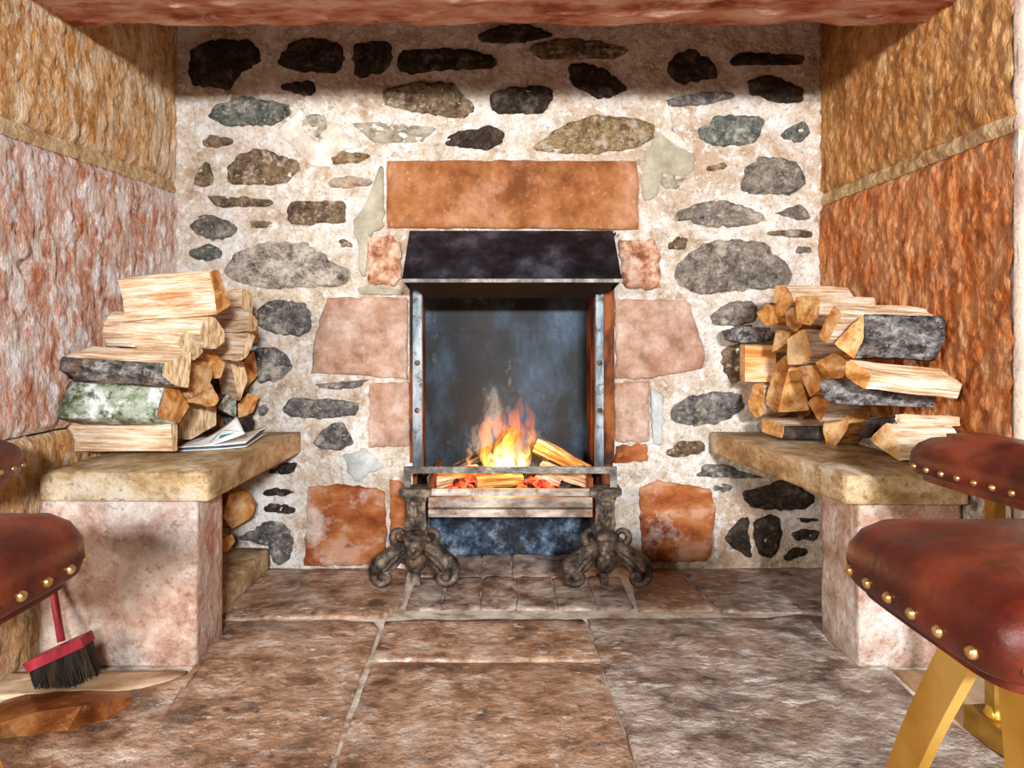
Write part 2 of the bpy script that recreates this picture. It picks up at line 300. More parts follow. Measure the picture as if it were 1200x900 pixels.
flag([(845, 717), (1000, 720), (1000, 668), (797, 668)], 'slab_slate')
flag([(749, 716), (840, 716), (790, 668), (737, 668)], F_, n=32)
flag([(452, 730), (685, 728), (702, 774), (438, 776)], F_, n=40)
YB = FL(600, 900).y-.55
flag([(436, 780), (703, 778)] + [Vector((FL(800, 1070).x, YB)), Vector((FL(340, 1070).x, YB))], 'slab_flag', n=64)
flag([(256, 729), (446, 730)] + [Vector((FL(331, 1070).x, YB)), Vector((-1.1, YB)), Vector((-1.1, -.86)), (172, 812), (236, 786)], F_, n=64)
flag([(689, 728), (1010, 723), (1040, 788), (1090, 836), (1200, 905), Vector((1.0, YB)), Vector((FL(808, 1070).x, YB))], 'slab_slate', n=72, rough=.006)
flag([Vector((-2.0, -.78)), (228, 788), (166, 812), Vector((-1.12, -.87)), Vector((-2.0, -1.0))], 'sandy', n=36)
flag([(1048, 788), Vector((2.2, -.76)), Vector((2.2, YB)), Vector((1.01, YB)), (1207, 905), (1096, 834)], 'sandy', n=48)
flag([Vector((-2.2, -1.02)), Vector((-1.12, -.9)), Vector((-1.11, YB)), Vector((-2.2, YB))], F_, n=36)
for i, (a, b) in enumerate(((-2.2, -1.0), (-.99, .05), (.06, 1.05), (1.06, 2.2))):
    flag([Vector((a, YB-.012)), Vector((b, YB-.012)), Vector((b, -3.4)), Vector((a, -3.4))], F_, n=40)
ra, rb, rc = .954, .842, 1.052
tx = [474, 516, 563, 606, 654, 700, 744]
for i in range(6):
    a, b = (tx[i]-VX)/PX*rb+.003, (tx[i+1]-VX)/PX*rb-.003
    flag([Vector((a, -(1-rb)*D+.004)), Vector((b, -(1-rb)*D+.004)), Vector((b, -(1-ra)*D-.003)), Vector((a, -(1-ra)*D-.003))], 'tile', n=24, name='hearth_tile')
tx = [484, 530, 563, 600, 640, 680, 712]
for i in range(6):
    a, b = (tx[i]-VX)/PX+.003, (tx[i+1]-VX)/PX-.003
    flag([Vector((a, -(1-ra)*D+.003)), Vector((b, -(1-ra)*D+.003)), Vector((b, (rc-1)*D-.003)), Vector((a, (rc-1)*D-.003))], 'tile', n=24, name='hearth_tile')

# back wall: lime mortar bed with the fire opening left out, stones set in it
def fback(x, z):
    return Vector((x, -.004+.007*nz((x, 0, z), 9, 4)+.005*nz((x, 3, z), 45, 3), z))
us = lin(XL0-.06, FX0, 90)+lin(FX0, FX1, 60)[1:]+lin(FX1, XR0+.06, 90)[1:]
vz = lin(-.02, FZ1, 110)+lin(FZ1, TOP, 110)[1:]
wall_back = surface('wall_back', fback, us, vz, M_['mortar'], skip=lambda x, z: FX0 < x < FX1 and z < FZ1)
tag(wall_back, 'rubble stone wall bedded in white lime mortar behind the fire', 'wall', kind='structure')
def W(px, py): return Vector(((px-VX)/PX, -.004, HZ-(py-VY)/PX))
ST = """dark|221,62 243,48 297,47 310,65 304,78 282,86 271,108 222,101
dark|323,73 339,51 362,43 386,47 406,56 404,82 388,87 352,86 330,80
dark|326,104 339,97 369,95 371,112 356,113
dark|414,54 449,47 462,52 458,80 440,88 420,94 415,92
dark|466,60 490,59 548,58 574,65 587,73 581,81 537,83 490,86 479,90 462,80
dark|557,43 581,32 624,30 652,43 613,52 561,51
brown|618,54 657,46 700,48 742,60 720,70 635,71 622,65
brown|447,106 483,97 531,96 544,110 559,128 548,140 522,138 472,130 447,125
dark|572,110 600,103 635,100 650,106 648,117 639,134 620,136 574,134
dark|518,166 531,155 579,147 592,156 590,169 574,177 544,175 522,172
dark|665,76 685,73 711,82 737,104 728,112 700,119 690,112 668,100
ochre|618,176 657,147 700,134 743,138 771,147 769,160 752,173 713,180 660,182
dark|780,86 785,67 804,58 826,65 839,78 843,93 821,97 795,99
dark|854,69 869,62 906,64 945,66 940,77 895,77 854,78
dark|873,97 895,86 917,93 943,106 940,121 912,123 895,114 878,114
slate|776,119 804,112 852,108 865,114 834,123 787,126
green|815,154 839,136 869,136 897,138 895,154 884,169 834,173 821,169
green|910,160 921,152 940,140 949,156 938,169 927,167
ochre|826,197 847,190 854,195 841,201 828,201
grey|865,225 870,197 887,183 920,184 939,195 945,212 941,223 922,229 892,229
grey|789,260 792,247 820,238 844,233 870,241 896,251 900,258 870,267 833,268 811,264 809,256
grey|905,250 920,247 937,238 950,254 939,260 928,256
brown|896,272 933,268 954,273 952,279 898,277
grey|931,297 935,288 948,289 950,297
grey|787,316 805,299 824,283 853,279 896,282 907,297 926,310 931,332 909,340 857,342 820,347 803,340 788,332
brown|783,284 794,277 805,282 803,293 781,293
grey|828,370 850,355 875,351 890,357 885,377 860,384 832,381
brown|845,408 858,402 872,404 872,448 855,450 845,430
slate|782,480 800,465 840,456 870,462 872,478 850,495 812,501 785,495
brown|776,532 796,514 826,518 828,528 810,534 784,536
slate|814,558 824,542 850,543 870,552 900,560 850,559
dark|864,576 890,570 920,560 956,580 950,596 920,598 876,595
dark|880,612 890,604 914,602 918,624 910,644 904,656 888,654 882,632
dark|844,630 860,616 870,602 878,602 876,628 881,644 880,655 866,648 852,638
dark|924,626 936,617 946,621 962,620 960,632 934,635
dark|916,654 926,642 946,643 944,650 922,656
dark|930,607 950,605 962,609 942,612
green|833,568 846,566 860,571 850,577 838,576
green|242,137 252,123 287,113 343,123 341,138 321,149 287,147 267,151
brown|237,164 248,159 274,162 274,171 254,174 239,173
brown|227,212 243,185 254,214 245,222 232,220
brown|265,197 282,180 308,173 330,182 352,190 352,203 339,216 297,219 267,216
pale|343,147 365,132 388,138 386,164 367,175 358,162
ochre|386,188 399,177 428,180 438,184 417,192 389,194
pink|382,212 406,206 438,210 436,219 384,221
pale|410,145 438,143 470,146 515,150 500,166 458,170 436,168
brown|242,230 265,230 323,235 317,243 254,244
brown|334,261 339,235 408,236 406,263 380,262 360,267
grey|221,267 232,254 248,251 282,265 274,278 254,282 230,276
brown|291,259 321,260 323,268 293,267
green|218,296 235,288 252,287 265,296 263,302 237,308
speckle|259,320 274,296 308,283 356,282 380,294 391,307 408,313 418,324 404,337 378,337 347,339 308,339 278,333
slate|302,359 321,349 360,355 369,385 360,393 334,395 308,387 300,378
brown|396,283 405,282 414,285 412,290 400,290
slate|285,430 300,405 332,410 347,430 330,447 305,450
slate|329,480 337,465 380,466 422,472 422,486 370,492 335,487
slate|367,518 386,496 404,494 417,521 402,528 372,528
slate|276,630 316,608 334,612 344,628 342,656 330,664 320,660 318,640
dark|306,576 322,571 350,576 334,581 310,580
dark|308,592 330,589 351,596 348,602 310,599
dark|312,554 334,542 348,540 348,554 330,556
slate|365,450 405,447 435,444 418,456 375,455
slate|300,478 312,474 316,483 306,488
pale|770,204 790,196 806,206 796,222 776,222
brown|225,330 250,318 262,345 230,360
grey|880,300 890,296 898,302 890,308"""
for ln in ST.split('\n'):
    k, p = ln.split('|'); p = pts(p)
    w_ = max(q[0] for q in p)-min(q[0] for q in p)
    flat = k in ('pale',)
    piece('stone', [W(*q) for q in p], (0, -1, 0), (.005 if flat else .007+min(.008, w_/12000)), M_[k], wall_back, n=max(24, min(72, int(w_/1.6))), smooth=2, rough=.009, edge=.80, jit=.005, fsc=30)
BL = """sand_orange|452,189 748,189 749,270 452,268
sand_rough|432,279 455,276 470,284 472,328 462,336 432,332
sand_pink|384,348 478,348 479,445 420,440 365,437 366,415 375,375
sand_pink|433,449 480,447 481,524 432,524
sand_base|362,570 400,566 452,574 454,662 357,662
sand_base|457,560 476,566 478,660 458,660
sand_rough|724,281 768,282 773,300 773,338 735,340 728,330
sand_pink|720,351 806,352 826,415 822,432 760,444 720,443
sand_pink|719,448 760,447 761,518 720,518
sand_base|720,522 757,520 758,540 720,542
sand_base|748,570 770,562 830,572 838,590 834,640 828,657 752,659"""
for ln in BL.split('\n'):
    k, p = ln.split('|')
    piece('sandstone_block', [W(*q) for q in pts(p)], (0, -1, 0), .014, M_[k], wall_back, n=56, smooth=0, rough=.006 if k != 'sand_orange' else .003, edge=.955, inner=(.8, .6, .4, .2), jit=.004, fsc=16 if k != 'sand_rough' else 40)
CE = """cement|432,232 446,192 450,190 451,268 432,276 429,330 419,318 421,290 413,265
cement|751,190 772,152 785,168 812,180 816,200 800,208 774,204 770,230 752,238
cement|420,338 432,334 470,340 474,346 422,345
cementblue|400,532 430,526 452,545 416,566
cementwhite|322,150 344,140 356,122 354,150 366,172 384,168 376,136 392,142 410,160 430,172 402,176 388,196 372,200 352,184
cementwhite|773,160 780,118 788,150 800,170 812,178 796,176 784,166
cementblue|762,455 776,460 776,520 764,522"""
for ln in CE.split('\n'):
    k, p = ln.split('|')
    piece('mortar_patch', [W(*q) for q in pts(p)], (0, -1, 0), .008, M_[k], wall_back, n=40, smooth=1, rough=.003, edge=.93, jit=.006)

# side walls: two great tooled blocks each above a mortar bed
def side_block(name, sgn, y0, y1, zlo, zhi, m, parent, ny=120, nz_=130, amp=.0055, holes=(), e0=.014):
    fx = xl if sgn < 0 else xr
    def f(y, t):
        z0, z1 = zlo(y), zhi(y); z = z0+(z1-z0)*t
        e = min(t*(z1-z0), (1-t)*(z1-z0), (y1-y)+.02, 1)/.03
        edge = -e0*max(0, 1-e)**2 if e < 1 else 0
        d = edge+amp*(nz((y*1.0, sgn*5, z*.4), 26, 4))+.005*nz((y, sgn*9, z*.5), 70, 2)+.010*nz((y, sgn*2, z), 2.2, 2)
        for (hy, hz, sy, sz, dep) in holes:
            q = ((y-hy)/sy)**2+((z-hz)/sz)**2
            if q < 4: d -= dep*math.exp(-q*1.4)
        return Vector((fx(y)-sgn*d, y, z))
    return surface(name, f, lin(y0, y1, ny), lin(0, 1, nz_), m, parent)
def wall_side(side, sgn, jb, jf, mu, ml, holes):
    fx = xl if sgn < 0 else xr
    v = []; o_ = .030*sgn
    mb = MB(); y0, y1 = YF+.004, .12
    mb.add([(fx(y0)+o_, y0, -.02), (fx(y1)+o_, y1, -.02), (fx(y1)+o_, y1, TOP), (fx(y0)+o_, y0, TOP), (fx(y0)+o_+sgn*.2, y0, -.02), (fx(y1)+o_+sgn*.2, y1, -.02), (fx(y1)+o_+sgn*.2, y1, TOP), (fx(y0)+o_+sgn*.2, y0, TOP)],
           [(0, 1, 2, 3), (4, 5, 6, 7), (0, 1, 5, 4), (3, 2, 6, 7), (0, 3, 7, 4), (1, 2, 6, 5)])
    w_ = mb.build('wall_'+side, M_['walljoint'])
    J = lambda y: jb+(jf-jb)*(y/YF)
    side_block('sandstone_block', sgn, YF, .10, lambda y: J(y)+.014, lambda y: TOP, mu, w_, nz_=230, holes=holes)
    side_block('sandstone_block', sgn, YF, .10, lambda y: .56, lambda y: J(y)-.014, ml, w_, holes=holes)
    side_block('mortar_bed', sgn, YF, .10, lambda y: J(y)-.02, lambda y: J(y)+.02, M_['walljoint'], w_, ny=90, nz_=8, amp=.006, e0=.006)
    side_block('rubble_course', sgn, YF, .10, lambda y: -.01, lambda y: .555, M_['rubble'] if sgn > 0 else M_['wall_l_up'], w_, ny=80, nz_=80, amp=.008)
    return w_
wl = wall_side('left', -1, 1.32, 1.29, M_['wall_l_up'], M_['wall_l_low'], [((1-.70)*-D, .8+83*.70/PX, .016, .016, .05)])
tag(wl, 'left side of the recess in pink and buff tooled sandstone', 'wall', kind='structure')
rh = 370/(1107-VX)*1.01; rg = 370/(1050-VX)*1.01
wr = wall_side('right', 1, 1.275, 1.275, M_['wall_r_up'], M_['wall_r_low'], [(-(1-rh)*D, .8+68*rh/PX, .015, .015, .06), (-(1-rg)*D, .8+128*rg/PX, .012, .055, .016)])
tag(wr, 'right side of the recess in bright orange tooled sandstone', 'wall', kind='structure')

# lintel beam across the top of the recess
def flint(t, s):                                     # profile around the beam: back face, underside, front face
    x = XL1-.02+(XR1-XL1+.04)*t
    L1, L2, L3 = TOP-ZL, YLB-YF, TOP-ZL; q = s*(L1+L2+L3)
    if q < L1: p = Vector((x, YLB, TOP-q)); n = Vector((0, 1, 0))
    elif q < L1+L2: p = Vector((x, YLB-(q-L1), ZL)); n = Vector((0, 0, -1))
    else: p = Vector((x, YF, ZL+q-L1-L2)); n = Vector((0, -1, 0))
    return p+n*(.012*nz((p.x*.5, p.y*1.6, p.z*1.6), 14, 4)-.004)
Ltot = 2*(TOP-ZL)+YLB-YF; sa = (TOP-ZL)/Ltot; sb = (TOP-ZL+YLB-YF)/Ltot
lt = surface('lintel_beam', flint, lin(0, 1, 190), lin(0, sa, 26)+lin(sa, sb, 40)[1:]+lin(sb, 1, 24)[1:], M_['lintel'])
tag(lt, 'rough hewn red sandstone lintel spanning the top of the recess', 'lintel', kind='structure')
cap = MB(); cap.box((-1.45, YF, TOP), (1.45, .15, TOP+.05)); tag(cap.build('flue_light_cover', M_['soot']), 'unseen dark cover added over the flue to block light', 'flue_light_cover', kind='structure')  # unseen cover added to keep world light from falling down the flue
# wall of the room left and right of the recess
for sgn, nm in ((-1, 'wall_front_left'), (1, 'wall_front_right')):
    x0 = (XL1 if sgn < 0 else XR1)
    b = MB(); b.box((min(x0+sgn*.014, x0+sgn*1.3), YF, -.02), (max(x0+sgn*.014, x0+sgn*1.3), YF+.18, TOP+.05))
    o = b.build(nm, M_['joint'])
    tag(o, 'pale pink dressed stone wall face beside the recess on the '+('brush' if sgn < 0 else 'long bare-floor')+' side' if False else ('dressed stone room wall beside the pink recess side' if sgn < 0 else 'pale pink dressed stone room wall beside the orange recess side'), 'wall', kind='structure')
    zz = [0, .5, 1.25, 1.93, 2.49]
    for i in range(4):
        for xa, xb in ((x0+sgn*.012, x0+sgn*(.42+.1*(i % 2))), (x0+sgn*(.43+.1*(i % 2)), x0+sgn*1.3)):
            piece('dressed_block', [Vector((xa, YF, zz[i]+.006)), Vector((xb, YF, zz[i]+.006)), Vector((xb, YF, zz[i+1]-.006)), Vector((xa, YF, zz[i+1]-.006))], (0, -1, 0), .012, M_['front'], o, n=40, smooth=0, rough=.003, edge=.96, inner=(.7, .4), jit=.002)

# ------------------------------------------------------------------ benches
def rbox(corners, z0, z1, nseg, amp, sc, bev=.006):
    """prism with lightly uneven sides from a plan outline; rounded edges"""
    kk = len(corners); o = [Vector((*corners[i], 0)).lerp(Vector((*corners[(i+1) % kk], 0)), max(.004, j/(nseg//kk)) if j else .006) for i in range(kk) for j in range(nseg//kk)]; nseg = len(o); c = sum(o, Vector())/nseg
    def ring(z, s_):
        out = []
        for p in o:
            d = (p-c); q = p-d.normalized()*s_; q = Vector((q.x, q.y, z))
            k = amp*nz(q, sc, 3); out.append(q+Vector((d.x, d.y, 0)).normalized()*k+Vector((0, 0, k*.5)))
        return out
    zs = lin(z0+bev, z1-bev, 9)
    rings = [ring(z0, bev)]+[ring(z, 0) for z in zs]+[ring(z1, bev)]
    top = rings[-1]
    for s_ in (.6, .25):
        rings.append([Vector((c.x+(p.x-c.x)*s_, c.y+(p.y-c.y)*s_, z1+amp*.6*nz(p*s_, sc, 3))) for p in top])
    m = MB(); m.loft(rings); return m
def bench(label, slab, pillar):
    e = empty('stone_bench', (sum(p[0] for p in slab)/len(slab), sum(p[1] for p in slab)/len(slab), 0))
    tag(e, label, 'bench', 'stone benches flanking the fire')
    rbox(slab, .402, .473, 160, .0016, 26, .004).build('seat_slab', M_['bench_slab'], e, smooth=True)
    rbox(pillar, .0, .402, 120, .004, 18, .006).build('support_pier', M_['pillar'], e, smooth=True)
    return e
bench('stone bench by the hearth brush, with newspaper lying on its slab', [(-1.112, -.015), (-.70, -.015), (-.712, -.735), (-1.125, -.73)], [(-1.115, -.56), (-.748, -.565), (-.742, -.728), (-1.125, -.728)])
bench('stone bench against the orange wall, slab widening toward the fire', [(1.08, -.015), (.712, -.015), (.812, -.765), (1.105, -.765)], [(1.09, -.55), (.853, -.55), (.857, -.735), (1.105, -.735)])
st = rbox([(-1.10, -.02), (-.805, -.02), (-.80, -.50), (-1.10, -.50)], .003, .075, 60, .004, 14)
tag(st.build('stone_step', M_['bench_slab'], smooth=True), 'low stone step under the bench beside the hearth brush', 'step')

# ------------------------------------------------------------------ fire insert: hood, frame, plates
ins = tag(empty('fireplace_insert', (0, 0, 0)), 'black steel fire hood and frame set in the stone opening', 'fireplace')
hx = lambda px, r: (px-VX)/PX*r
hr = .912; hz0 = HZ+67*hr/PX; hz1 = HZ+123/PX; hy = -(1-hr)*D
xa, xb = hx(471, hr), hx(729, hr); ya = -.032
m = MB()
V = [(xa, ya, hz1), (xb, ya, hz1), (xb, hy, hz0), (xa, hy, hz0), (xa, ya, hz0-.02), (xb, ya, hz0-.02)]
# slab-thin folded sheet: sloping front with two cheeks
t_ = .004
m.add([(x, y, z) for x, y, z in V]+[(x*.99, y+t_, z-t_) for x, y, z in V], [(0, 1, 2, 3), (6, 7, 8, 9), (0, 3, 4), (1, 5, 2), (6, 10, 9), (7, 8, 11), (0, 1, 7, 6), (3, 9, 10, 4), (2, 5, 11, 8)])
hood = m.build('hood', M_['hoodm'], ins)
m = MB(); m.box((xa-.002, hy-.004, hz0-.008), (xb+.002, hy+.010, hz0+.003)); m.build('hood_lip', M_['bar'], hood)
m = MB(); m.add([(xa+.01, hy+.01, hz0-.004), (xb-.01, hy+.01, hz0-.004), (xb-.05, .02, hz0-.045), (xa+.05, .02, hz0-.045), (xa+.01, hy+.01, hz0), (xb-.01, hy+.01, hz0), (xb-.05, .02, hz0-.04), (xa+.05, .02, hz0-.04)],
              [(0, 1, 2, 3), (4, 5, 6, 7), (0, 1, 5, 4), (1, 2, 6, 5), (2, 3, 7, 6), (3, 0, 4, 7)]); m.build('hood_underside', M_['soot'], hood)
zt = HZ+60/PX; zb = HZ-(548-VY)/PX
for a, b, mm, nm, y0, y1 in ((485, 495.5, 'steel', 'frame_post', -.03, .01), (697, 706, 'steel', 'frame_post', -.03, .01), (481, 485, 'rust', 'outer_strip', -.02, .01), (707, 719, 'rust', 'outer_strip', -.02, .01)):
    m = MB(); m.box((hx(a, 1), y0, zb if mm == 'steel' else zb+.02), (hx(b, 1), y1, zt)); p = m.build(nm, M_[mm], ins)
    if mm == 'steel':
        for q in (425, 480):
            m = MB(); m.ball((hx((a+b)/2, 1), y0, HZ-(q-VY)/PX), .010, sc=(1, .5, 1), n=8, k=5); m.build('bolt', M_['iron'], p, smooth=True)
yb = .29
m = MB(); m.box((hx(484, 1), yb, .25), (hx(716, 1), yb+.01, HZ+.02)); m.build('back_plate', M_['back'], ins)
m = MB(); m.box((hx(484, 1), yb-.004, HZ+.018), (hx(716, 1), yb+.008, FZ1+.05)); m.build('back_plate', M_['back'], ins)
for a, b in ((484, 497), (697.5, 716)):
    m = MB(); m.box((hx(a, 1), .012, .25), (hx(b, 1) if a > 600 else hx(a, 1)+.012, yb, FZ1+.03)); 
    if a > 600:
        m = MB(); m.add([(hx(699, 1), .012, .25), (hx(719, 1), .012, .25), (hx(719, 1), yb, .25), (hx(688, 1.12), yb, .25), (hx(699, 1), .012, FZ1+.03), (hx(719, 1), .012, FZ1+.03), (hx(719, 1), yb, FZ1+.03), (hx(688, 1.12), yb, FZ1+.03)],
                        [(0, 1, 2, 3), (4, 5, 6, 7), (0, 1, 5, 4), (1, 2, 6, 5), (2, 3, 7, 6), (3, 0, 4, 7)])
    m.build('side_plate', M_['rust'], ins)
m = MB(); m.box((FX0-.02, .0, FZ1), (FX1+.02, yb+.02, FZ1+.02)); m.build('flue_plate', M_['soot'], ins)
# masonry below the grate inside the opening
def flow(x, z): return Vector((x, (rc-1)*D+.012*nz((x, 1, z), 14, 3), z))
lo = surface('wall_hearth_back', flow, lin(FX0-.02, FX1+.02, 40), lin(-.02, .27, 18), M_['blueback'])
tag(lo, 'blue-grey sooty masonry at the back of the hearth under the grate', 'wall', kind='structure')
sh = MB(); sh.box((FX0-.02, .02, .262), (FX1+.02, yb+.02, .275)); sh.box((FX0-.012, .004, -.02), (FX0, .13, .265)); sh.box((FX1, .004, -.02), (FX1+.012, .13, .265)); 
tag(sh.build('wall_hearth_ledge', M_['soot']), 'sooty ledge and cheeks inside the hearth opening behind the andirons', 'wall', kind='structure')

# ------------------------------------------------------------------ andirons
RA = .925
def andiron(cx, label):
    e = empty('andiron', (cx, -(1-RA)*D, 0)); tag(e, label, 'andiron', 'pair of cast iron andirons')
    s = RA/PX
    y = 0.0
    # column with capital
    m = MB()
    prof = [(.034, .205), (.030, .235), (.030, .27), (.034, .285), (.037, .296), (.040, .300)]
    for i in range(len(prof)-1): pass
    m.loft([[Vector((a*hx_, a*hy_*.8+y, z)) for hx_, hy_ in ((-1, -1), (1, -1), (1, 1), (-1, 1))] for a, z in [(.028, .17)]+prof])
    m.ball((0, -.034, .272), .014, sc=(1.3, .7, .8)); m.ball((0, -.03, .245), .012, sc=(.6, .7, 1.6))
    for sg in (-1, 1): m.tube([(sg*.004, -.03, .20), (sg*.012, -.036, .222), (sg*.022, -.03, .236)], [.007, .009, .003], 6)
    m.build('column', M_['iron'], e, smooth=False, M=Matrix.Identity(4), local=True)
    m = MB(); m.box((-.050, -.042, .300), (.050, .040, .318)); m.box((-.045, -.037, .294), (.045, .035, .300)); m.build('capital', M_['iron'], e, M=Matrix.Identity(4), local=True)
    # moulded child's head between two scrolls
    m = MB(); m.ball((0, -.05, .148), .036, sc=(1, .9, 1.12), n=16, k=10, bump=.05)
    m.ball((0, -.082, .140), .009, sc=(.8, 1, 1.2)); m.ball((-.013, -.074, .128), .012); m.ball((.013, -.074, .128), .012); m.ball((0, -.074, .116), .011)
    m.ball((0, -.05, .172), .036, sc=(1.15, .95, .6), n=14, k=7, bump=.14)
    m.ball((0, -.035, .09), .036, sc=(1, .8, 1.1), bump=.06)
    m.build('moulded_head', M_['iron'], e, smooth=True, M=Matrix.Identity(4), local=True)
    for sg in (-1, 1):
        m = MB()
        pth = []
        for k in range(16):
            a = -math.pi*.35+k*.42; r_ = .026*(1-k/22); pth.append((sg*(.048+r_*math.cos(a)), -.045, .172+r_*math.sin(a)))
        m.tube(pth, [.013*(1-k/26) for k in range(16)], 8); m.build('scroll', M_['iron'], e, smooth=True, M=Matrix.Identity(4), local=True)
        # acanthus leg ending in a volute foot
        m = MB()
        pth = [(sg*.02, -.03, .145), (sg*.05, -.035, .125), (sg*.085, -.045, .098), (sg*.116, -.055, .082), (sg*.130, -.06, .062)]
        rad = [.024, .030, .032, .028, .020]
        cxx, cz, R0 = sg*.096, .054, .034
        for k in range(13):
            a = .25-k*.5; r_ = R0*(1-k/15); pth.append((cxx+sg*r_*math.cos(a), -.062-k*.0012, cz+r_*math.sin(a))); rad.append(.0145*(1-k/20))
        m.tube(pth, rad, 10)
        m.tube([(sg*.03, -.06, .13), (sg*.07, -.075, .10), (sg*.10, -.082, .068)], [.006, .010, .004], 6)
        m.tube([(sg*.04, -.055, .105), (sg*.065, -.07, .082), (sg*.085, -.075, .06)], [.006, .010, .004], 6)
        m.ball((cxx, -.066, cz), .017)
        v = [(q.x, q.y, max(q.z, .009)) for q in m.v]; m.v = [Vector(q) for q in v]
        m.build('volute_foot', M_['iron'], e, smooth=True, M=Matrix.Identity(4), local=True)
    m = MB(); m.box((-.012+.0, -.02, .009), (.012, .004, .09)); m.box((-.012, -.01, .155), (.012, .30, .18)); m.box((-.012, .27, .009), (.012, .30, .17)); m.build('billet_bar', M_['iron'], e, M=Matrix.Identity(4), local=True)
    return e
andiron(hx(487, RA)+.004, 'cast iron andiron with cherub head and volute feet, beside the brush-side base block')
andiron(hx(708, RA), 'cast iron andiron with cherub head and volute feet, beside the dark sooty joint')

# ------------------------------------------------------------------ grate
gr = tag(empty('fire_grate', (0, -(1-RA)*D, .2)), 'slatted iron fire grate spanning the two andirons', 'grate')
def bx(name, px0, px1, py0, py1, r0, r1, mm, parent=gr):
    a = P(px0, py1, r0); b = P(px1, py0, r0); m = MB(); m.box((a.x, -(1-r0)*D, a.z), (b.x, -(1-r1)*D, b.z)); return m.build(name, M_[mm], parent)
bx('top_rail', 473, 723, 547, 555, .915, .919, 'bar')
for a in (473, 715): bx('rail_post', a, a+8, 555, 571, .915, .919, 'bar')
bx('front_bar', 502, 695, 573, 581, .915, .920, 'ashbar')
bx('ash_slat', 502, 694, 583, 594.5, .918, .935, 'ashbar')
bx('ash_slat', 502, 694, 597, 606, .916, .935, 'ashbar')
for k in range(9):
    r0 = .94+k*.016; bx('floor_bar', 500, 694, 576, 580, r0, r0+.008, 'rust')
for a in (502, 690): bx('side_bar', a, a+5, 560, 606, .922, 1.06, 'rust')

# ------------------------------------------------------------------ logs
def log_from(end, axis, length, mats=('wood', 'end'), bark=None, taper=1.0, name='firewood_log', label='', group=None, rough=.004, nseg=7, skew=None, barkmat='bark'):
    """end: list of 3D points of the near end face; swept along axis. bark = list of edge indices wearing bark (child mesh)."""
    ax = Vector(axis).normalized(); k = len(end); c = sum(end, Vector())/k
    # far end must be square to nothing in particular: sheared end faces are natural for split wood
    sub = 4; ring = []; own = []
    for i in range(k):
        for j in range(sub): ring.append(end[i].lerp(end[(i+1) % k], j/sub)); own.append(i)
    n = len(ring)
    ring = [(ring[i-1]+ring[i]*10+ring[(i+1) % n])/12 for i in range(n)]
    rings = []
    seed = random.random()*50
    for s_ in range(nseg+1):
        t = s_/nseg; sc = 1+(taper-1)*t; base = ax*length*t
        rr = []
        for i, p in enumerate(ring):
            d = p-c; q = c+d*sc+base
            am = rough*(1 if 0 < s_ < nseg else .4)
            q = q+d.normalized()*am*(nz((i*.55+seed, t*1.2, seed), 1.1, 3)*1.5+.55*nz((i*1.7+seed, t*.8, seed), 1.3, 2))
            rr.append(q)
        rings.append(rr)
    ex = ax; ez = Vector((0, 0, 1)); ez = (ez-ex*ez.dot(ex)).normalized(); ey = ez.cross(ex)
    cc = c+ax*length*.5; zmin = min(q.z for r_ in rings for q in r_)
    R = Matrix((ex, ey, ez)).transposed().to_4x4(); Mx = Matrix.Translation(cc) @ R
    V = [q for r_ in rings for q in r_]; F = []; mi = []
    for s_ in range(nseg):
        for i in range(n): F.append((s_*n+i, s_*n+(i+1) % n, (s_+1)*n+(i+1) % n, (s_+1)*n+i)); mi.append(0)
    for b in (0, nseg*n):
        V.append(sum((V[b+i] for i in range(n)), Vector())/n); L = len(V)-1
        for i in range(n): F.append((b+i, b+(i+1) % n, L)); mi.append(1)
    o = mk(name, V, F, [M_[mats[0]], M_[mats[1]]], None, mi, M=Mx)
    tag(o, label, 'log', group)
    if bark:
        idx = [i for i in range(n) if own[i] in bark]
        # contiguous strip of edges, offset outward and closed into a thin shell
        Vb = []; Fb = []
        first = idx[0]
        for a in range(n):
            if (idx[0]-1) % n in idx: idx = idx[1:]+idx[:1]
        cols = idx+[(idx[-1]+1) % n]; w_ = len(cols)
        for lay, off in ((0, .001), (1, .007)):
            for s_ in range(nseg+1):
                t = s_/nseg
                for q_, i in enumerate(cols):
                    q = rings[s_][i]; d = (q-(c+ax*length*t)).normalized(); k_ = off if 0 < q_ < w_-1 else off*.5
                    Vb.append(q+d*(k_+(.003*nz(q, 40, 3) if lay else 0)))
        h = (nseg+1)*w_
        for lay in (0, 1):
            for s_ in range(nseg):
                for q_ in range(w_-1): b = lay*h+s_*w_+q_; Fb.append((b, b+1, b+w_+1, b+w_))
        for s_ in range(nseg):
            for q_ in (0, w_-1): a = s_*w_+q_; Fb.append((a, a+w_, a+w_+h, a+h))
        for s_ in (0, nseg):
            for q_ in range(w_-1): a = s_*w_+q_; Fb.append((a, a+1, a+1+h, a+h))
        mk('bark', Vb, Fb, M_[barkmat], o, smooth=True, M=Mx)
    return o
def plog(sgn, poly, r, th, L, label, mats=('wood', 'end'), bark=None, tilt=0.0, ax=None, grp=None, barkmat='bark', taper=1.0, rough=.004):
    """log whose near end is the traced polygon: end plane at depth r, normal turned th degrees from facing the camera to facing the fire."""
    p = pts(poly); cxp = sum(q[0] for q in p)/len(p); cyp = sum(q[1] for q in p)/len(p)
    t = math.radians(th); n = Vector((sgn*math.sin(t), -math.cos(t), 0))
    p0 = P(cxp, cyp, r); e = [on_plane(q[0], q[1], p0, n) for q in p]
    if ax is None: ax = (-sgn*math.sin(t), math.cos(t), tilt)
    return log_from(e, ax, L, mats, bark, taper, label=label, group=grp, barkmat=barkmat, rough=rough)
GR = 'firewood stacked on the bench by the orange wall'; GL = 'firewood stacked on the bench by the newspaper'
